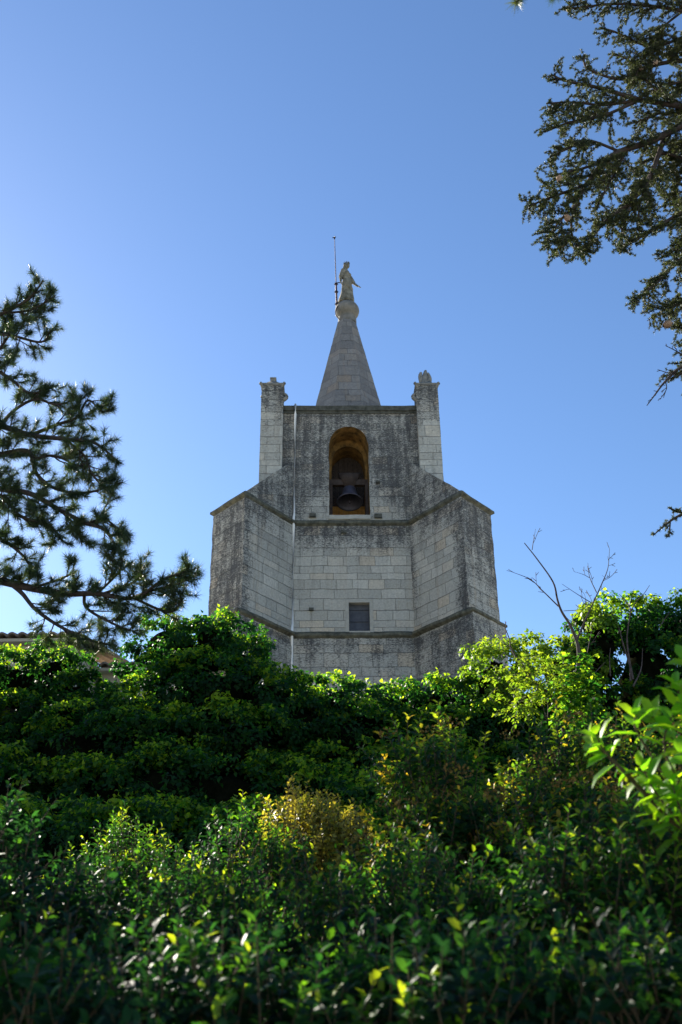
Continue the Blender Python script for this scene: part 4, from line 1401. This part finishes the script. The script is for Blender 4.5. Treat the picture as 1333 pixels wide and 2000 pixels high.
cs = [(zp([(a, b)], d)[0], r) for a, b, d, r in ((320, 1080, 12.6, .22), (380, 1050, 12.6, .25), (430, 1120, 12.7, .25), (400, 1190, 12.6, .2), (440, 1030, 12.7, .2), (520, 1080, 12.7, .25), (560, 1030, 12.8, .22), (600, 1100, 12.8, .25), (540, 1170, 12.7, .2), (640, 1060, 12.9, .2), (385, 1250, 12.6, .12), (430, 1210, 12.6, .15), (500, 1010, 12.7, .15))]
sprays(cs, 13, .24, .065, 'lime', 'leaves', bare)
cs = [(zp([(a, b)], d)[0], r) for a, b, d, r in ((725, 975, 12.9, .18), (735, 1030, 12.9, .2), (725, 1090, 12.9, .25), (700, 1150, 12.85, .28), (690, 1210, 12.85, .25), (740, 1180, 12.9, .22), (720, 1260, 12.85, .22), (690, 1290, 12.8, .15), (640, 1170, 12.85, .2))]
sprays(cs, 24, .20, .075, 'ivy', 'ivy_wrap', bare, (0.35, 1.0), -.5, .8)

# dry stems in front of the right ivy
ds0 = zp([(1030, 1060)], 16)[0]
dry = empty('dry_stems', ds0, 'dry bare stems poking out of the tall ivy at the right edge', 'sapling')
limbs = [(zp([(1035, 1090), (1030, 1000), (1000, 900), (960, 760), (930, 700)], 16.2, 16.4), .018, .006), (zp([(1050, 1080), (1025, 950), (1015, 830), (1035, 690), (1030, 660), (1045, 595)], 16.2, 16.6), .02, .005),
         (zp([(1030, 662), (1000, 620), (970, 590)], 16.5, 16.5), .012, .004), (zp([(1035, 690), (1070, 630), (1110, 590), (1145, 538)], 16.5, 16.6), .012, .004), (zp([(1050, 1120), (1095, 1020), (1105, 900)], 16.1, 16.3), .016, .006),
         (zp([(1000, 900), (985, 860), (980, 800)], 16.3, 16.4), .01, .004), (zp([(920, 1060), (915, 960), (920, 900)], 16, 16.1), .012, .005), (zp([(790, 1090), (850, 1020), (890, 980)], 15.5, 15.5), .010, .004), (zp([(1200, 780), (1240, 720), (1265, 690)], 16.6, 16.6), .010, .004)]
for c, a, b in limbs:
    tube_obj('stem', [(catmull(c, 5), a, b)], M['twig'], dry, 6)


# ------------------------------------------------------------------ foreground shrubs
def shrub(name, label, mounds, leaf, mat, per_m2=70, shoot=0.26, nleaf=14, width=0.36, tint=(0.25, 0.13), young_lit=0.35, flowers=0, group='leafy shrubs in the foreground', fan=0.75):
    """mounds: (px, py, D, rx, ry, rz); shoots stand out of the mound surfaces, leaves spiral up each shoot"""
    C = np.array([at(a, b, d) for a, b, d, *_ in mounds])
    Rr = np.array([m[3:6] for m in mounds], float)
    root = empty(name, (float(C[:, 0].mean()), float(C[:, 1].mean()), ground_z(0, float(C[:, 1].mean()))), label, 'shrub', group)
    P_, N_ = [], []
    for i in range(len(C)):
        area = 4 * math.pi * (Rr[i].prod()) ** (2 / 3)
        d = rnd_dirs(int(area * per_m2))
        p = C[i] + d * Rr[i] * rng.uniform(0.55, 1.02, len(d))[:, None] ** 0.6
        keep = (d[:, 2] > -0.55)
        P_.append(p[keep])
        N_.append(d[keep])
    P_, N_ = np.concatenate(P_), np.concatenate(N_)
    ns = len(P_)
    sd = unit(N_ * 0.55 + np.array([0, 0, 0.75]) + 0.45 * rnd_dirs(ns))
    L = shoot * rng.uniform(0.5, 1.25, ns)
    tops = P_ + sd * L[:, None]
    tb = [(np.array([P_[i] - sd[i] * .12, P_[i], tops[i]]), .005, .002) for i in range(ns)]
    idx = np.repeat(np.arange(ns), nleaf)
    kk = np.tile(np.arange(nleaf), ns)
    f = (kk + rng.uniform(0, 1, len(kk))) / nleaf
    ref = unit(np.cross(sd, rnd_dirs(ns)))
    ref2 = np.cross(sd, ref)
    ang = kk * 2.399963 + rng.normal(0, .25, len(kk))
    rad = ref[idx] * np.cos(ang)[:, None] + ref2[idx] * np.sin(ang)[:, None]
    pos = P_[idx] + sd[idx] * (L[idx] * f)[:, None]
    lift = 0.25 + fan * f + rng.normal(0, .12, len(f))
    axis = unit(rad + sd[idx] * lift[:, None] + np.array([0, 0, -.12]))
    nrm = unit(sd[idx] * 1.2 - rad * 0.3 + .35 * rnd_dirs(len(idx)))
    ln = leaf * rng.uniform(0.65, 1.2, len(idx)) * (1.1 - 0.45 * f)
    st_ = rng.normal(tint[0], tint[1], ns)
    fresh_lit = np.where(rng.uniform(size=ns) < 0.38, 1.5, 0.35)
    tn = st_[idx] + fresh_lit[idx] * young_lit * np.clip((f - .45) * 1.8, 0, 1) * rng.uniform(0.3, 1.3, len(f)) + rng.normal(0, .06, len(f))  # young shoot tips, with sunlit spots also painted into the tint
    link('leaves', leaf_mesh('leaves', pos, axis, nrm, ln, ln * width * 1.15, np.clip(tn, 0, 1), LEAF_BIG), M[mat], root, True)
    for i in range(len(C)):           # woody stems down to the ground
        for _ in range(7):
            a = C[i] + rnd_dirs(1)[0] * Rr[i] * .6
            gb = np.array([C[i][0] + rng.normal(0, .1), C[i][1] + rng.normal(0, .1), ground_z(0, C[i][1]) - .05])
            tb.append((catmull([gb, (a + gb) / 2 + rng.normal(0, .08, 3), a], 4), .016, .006))
    v, fq = tubes(tb, 4)
    link('stems', mesh_np('stems', v, [fq]), M['stem'], root, True)
    if flowers:
        pick = np.argsort(-(sd[:, 2] + rng.normal(0, .25, ns)))[:flowers]
        pick = pick[rng.permutation(len(pick))]
        V, Fq, n0 = [], [], 0
        FP, FA = [], []
        for i in pick:
            c = tops[i]
            m_ = 40
            o = rnd_dirs(m_) * np.array([.065, .065, .03]) + np.array([0, 0, .02])
            FP.append(c + o)
            FA.append(unit(o + np.array([0, 0, .03])))
        FP, FA = np.concatenate(FP), np.concatenate(FA)
        link('flower_heads', leaf_mesh('flower_heads', FP, FA, rnd_dirs(len(FP)), .018, .016, rng.uniform(.3, 1, len(FP)), LEAF_IVY), M['rust_flower'], root, True)
    return root


shrub('shrub', 'bronze tinged shrub with rust flower heads filling the right foreground', [
    (800, 1578, 7.2, .20, .35, .44), (870, 1590, 7.0, .28, .4, .46), (960, 1700, 7.2, .5, .6, .40), (1080, 1585, 7.3, .28, .5, .48), (1190, 1592, 7.1, .32, .5, .50), (1290, 1620, 7.0, .36, .5, .45), (1390, 1600, 7.0, .5, .6, .55), (1040, 1720, 6.8, .8, .7, .48), (1220, 1740, 6.5, .8, .7, .46), (890, 1760, 6.8, .5, .6, .46)], 0.078, 'rusty', 66, .29, 15, .40, tint=(.32, .2), young_lit=.55, flowers=130)
shrub('shrub', 'golden leaved twiggy shrub in the middle of the foreground', [(580, 1678, 8.2, .26, .4, .42), (640, 1690, 8.1, .32, .4, .38), (700, 1705, 8.0, .24, .4, .34)], 0.058, 'gold', 150, .2, 13, .44, tint=(.55, .22))
shrub('shrub', 'small upright shrub with narrow pale leaves at the lower left', [(240, 1725, 8.4, .22, .4, .40), (300, 1760, 8.4, .28, .4, .28), (190, 1785, 8.2, .3, .4, .34)], 0.07, 'shrub', 95, .26, 14, .28, tint=(.34, .2), young_lit=.55)
shrub('shrub', 'low shrub with yellow green tips left of the golden shrub', [(385, 1790, 7.6, .24, .4, .32), (470, 1735, 7.4, .30, .4, .42), (540, 1760, 7.6, .24, .4, .32)], 0.072, 'shrub', 90, .25, 13, .36, tint=(.26, .2), young_lit=.6)
shrub('shrub', 'dark shrub at the left edge with soft blue green leaves', [(-30, 1800, 5.6, .34, .5, .46), (70, 1880, 5.6, .34, .5, .40), (165, 1920, 5.4, .36, .5, .36), (20, 1960, 5.0, .55, .5, .42)], 0.085, 'shrub', 64, .28, 12, .40, tint=(.04, .12), young_lit=.4)
shrub('shrub', 'broad dark shrub with scattered lit leaves across the lower middle', [(335, 1870, 5.4, .26, .5, .32), (430, 1925, 5.2, .32, .5, .30), (560, 1880, 5.4, .30, .5, .36), (680, 1930, 5.2, .40, .5, .32), (790, 1850, 5.6, .32, .5, .42), (890, 1920, 5.2, .36, .5, .34)], 0.068, 'shrub', 92, .26, 13, .40, tint=(.16, .19), young_lit=.65)
shrub('shrub', 'blurred nearest shrub along the bottom edge', [(x, 2075 + 75 * math.sin(x * 1.7), 3.7 + .5 * math.sin(x), .30, .4, .20) for x in range(-60, 1420, 110)], 0.08, 'shrub', 78, .22, 12, .42, tint=(.10, .17), young_lit=.52)
shrub('shrub', 'glossy dark shrub under the bronze one at the lower right', [(1000, 1930, 5.0, .32, .5, .34), (1110, 1840, 5.0, .28, .5, .40), (1220, 1870, 4.8, .38, .5, .40), (1340, 1800, 4.8, .45, .5, .5)], 0.075, 'shrub', 78, .26, 12, .42, tint=(.22, .22), young_lit=.6)

# --- close bright laurel at the right edge: single large shoots
lr = empty('laurel_bush', at(1420, 1990, 4.3) * [1, 1, 0], 'close bush with large bright sunlit leaves at the right edge', 'shrub')
P_, A_, Nn, L_, T_, tb = [], [], [], [], [], []
hub = at(1470, 1720, 4.4)
shoots = [((1192, 1480), (1165, 1435), 4.2, 7), ((1250, 1440), (1242, 1392), 4.2, 8), ((1300, 1470), (1320, 1380), 4.1, 9), ((1340, 1450), (1360, 1320), 4.0, 9), ((1215, 1500), (1160, 1455), 4.25, 5), ((1320, 1520), (1225, 1510), 4.3, 9), ((1360, 1560), (1290, 1530), 4.2, 9),
          ((1370, 1500), (1310, 1440), 4.4, 10), ((1340, 1600), (1310, 1525), 4.1, 8), ((1400, 1480), (1345, 1400), 4.3, 10), ((1360, 1640), (1300, 1600), 4.3, 8), ((1380, 1420), (1335, 1350), 4.5, 9), ((1290, 1560), (1255, 1500), 4.2, 8), ((1345, 1400), (1318, 1335), 4.35, 9), ((1390, 1520), (1335, 1470), 4.0, 9), ((1330, 1640), (1270, 1590), 4.35, 9), ((1390, 1600), (1335, 1560), 4.1, 9), ((1290, 1420), (1275, 1400), 4.5, 8), ((1380, 1330), (1345, 1290), 4.2, 8)]
for (bx, by), (ex, ey), d_, n_ in shoots:
    b_, e_ = at(bx, by, d_ + .05), at(ex, ey, d_)
    tb.append((catmull([hub, (hub + b_) / 2 + [0, 0, -.05], b_, e_], 5), .008, .0035))
    t = unit(e_ - b_)
    r1 = unit(np.cross(t, [0.2, 1, 0.1]))
    r2 = np.cross(t, r1)
    for k_ in range(n_):
        f = (k_ + 1) / n_
        a = k_ * 2.4 + rng.uniform(-.3, .3)
        rad = r1 * math.cos(a) + r2 * math.sin(a)
        P_.append(b_ + (e_ - b_) * f)
        A_.append(unit(rad + t * (0.1 + .9 * f)))
        Nn.append(unit(t * 1.1 - rad * .4 + .25 * rng.normal(size=3) + np.array([0, 0, .3])))
        L_.append(rng.uniform(.105, .145) * (1.1 - .3 * f))
        T_.append(rng.uniform(.35, 1))
L_ = np.array(L_)
link('leaves', leaf_mesh('leaves', np.array(P_), np.array(A_), np.array(Nn), L_, L_ * .50, np.array(T_), LEAF_BIG), M['laurel'], lr, True)
tb.append((catmull([at(1420, 1990, 4.3) * [1, 1, 0] + [.1, 0, .0], (hub + [.1, 0, -1.0]), hub], 6), .02, .009))
tube_obj('stems', tb, M['stem'], lr, 6)

# ------------------------------------------------------------------ single tall yellow green shoot above the bronze shrub
ys_ = empty('sapling', at(985, 1990, 7.2) * [1, 1, 0] + [0, 0, ground_z(0, 7.2)], 'single upright yellow green shoot standing above the bronze shrub', 'sapling')
P_, A_, Nn, L_, T_ = [], [], [], [], []
stem = catmull([np.array(ys_.location), at(988, 1700, 7.2), at(986, 1570, 7.2), at(978, 1500, 7.2)], 10)
side1 = catmull([at(985, 1600, 7.2), at(958, 1575, 7.15), at(945, 1528, 7.15)], 8)
for path, n_ in ((stem[-12:], 26), (side1, 12), (stem[-12:-8], 6)):
    for k_ in range(n_):
        f = (0.15 + 0.85 * k_ / n_) * (len(path) - 1)
        i = min(int(f), len(path) - 2)
        p = path[i] + (path[i + 1] - path[i]) * (f - i)
        t = unit(path[i + 1] - path[i])
        rad = unit(np.cross(t, rnd_dirs(1)[0]))
        P_.append(p); A_.append(unit(rad + t * .8)); Nn.append(unit(t - rad * .3 + .3 * rng.normal(size=3)))
        L_.append(rng.uniform(.05, .085)); T_.append(rng.uniform(.5, 1))
L_ = np.array(L_)
link('leaves', leaf_mesh('leaves', np.array(P_), np.array(A_), np.array(Nn), L_, L_ * .38, np.array(T_), LEAF_BIG), M['lime'], ys_, True)
tube_obj('stem', [(stem, .010, .003), (side1, .005, .002)], M['stem'], ys_, 6)
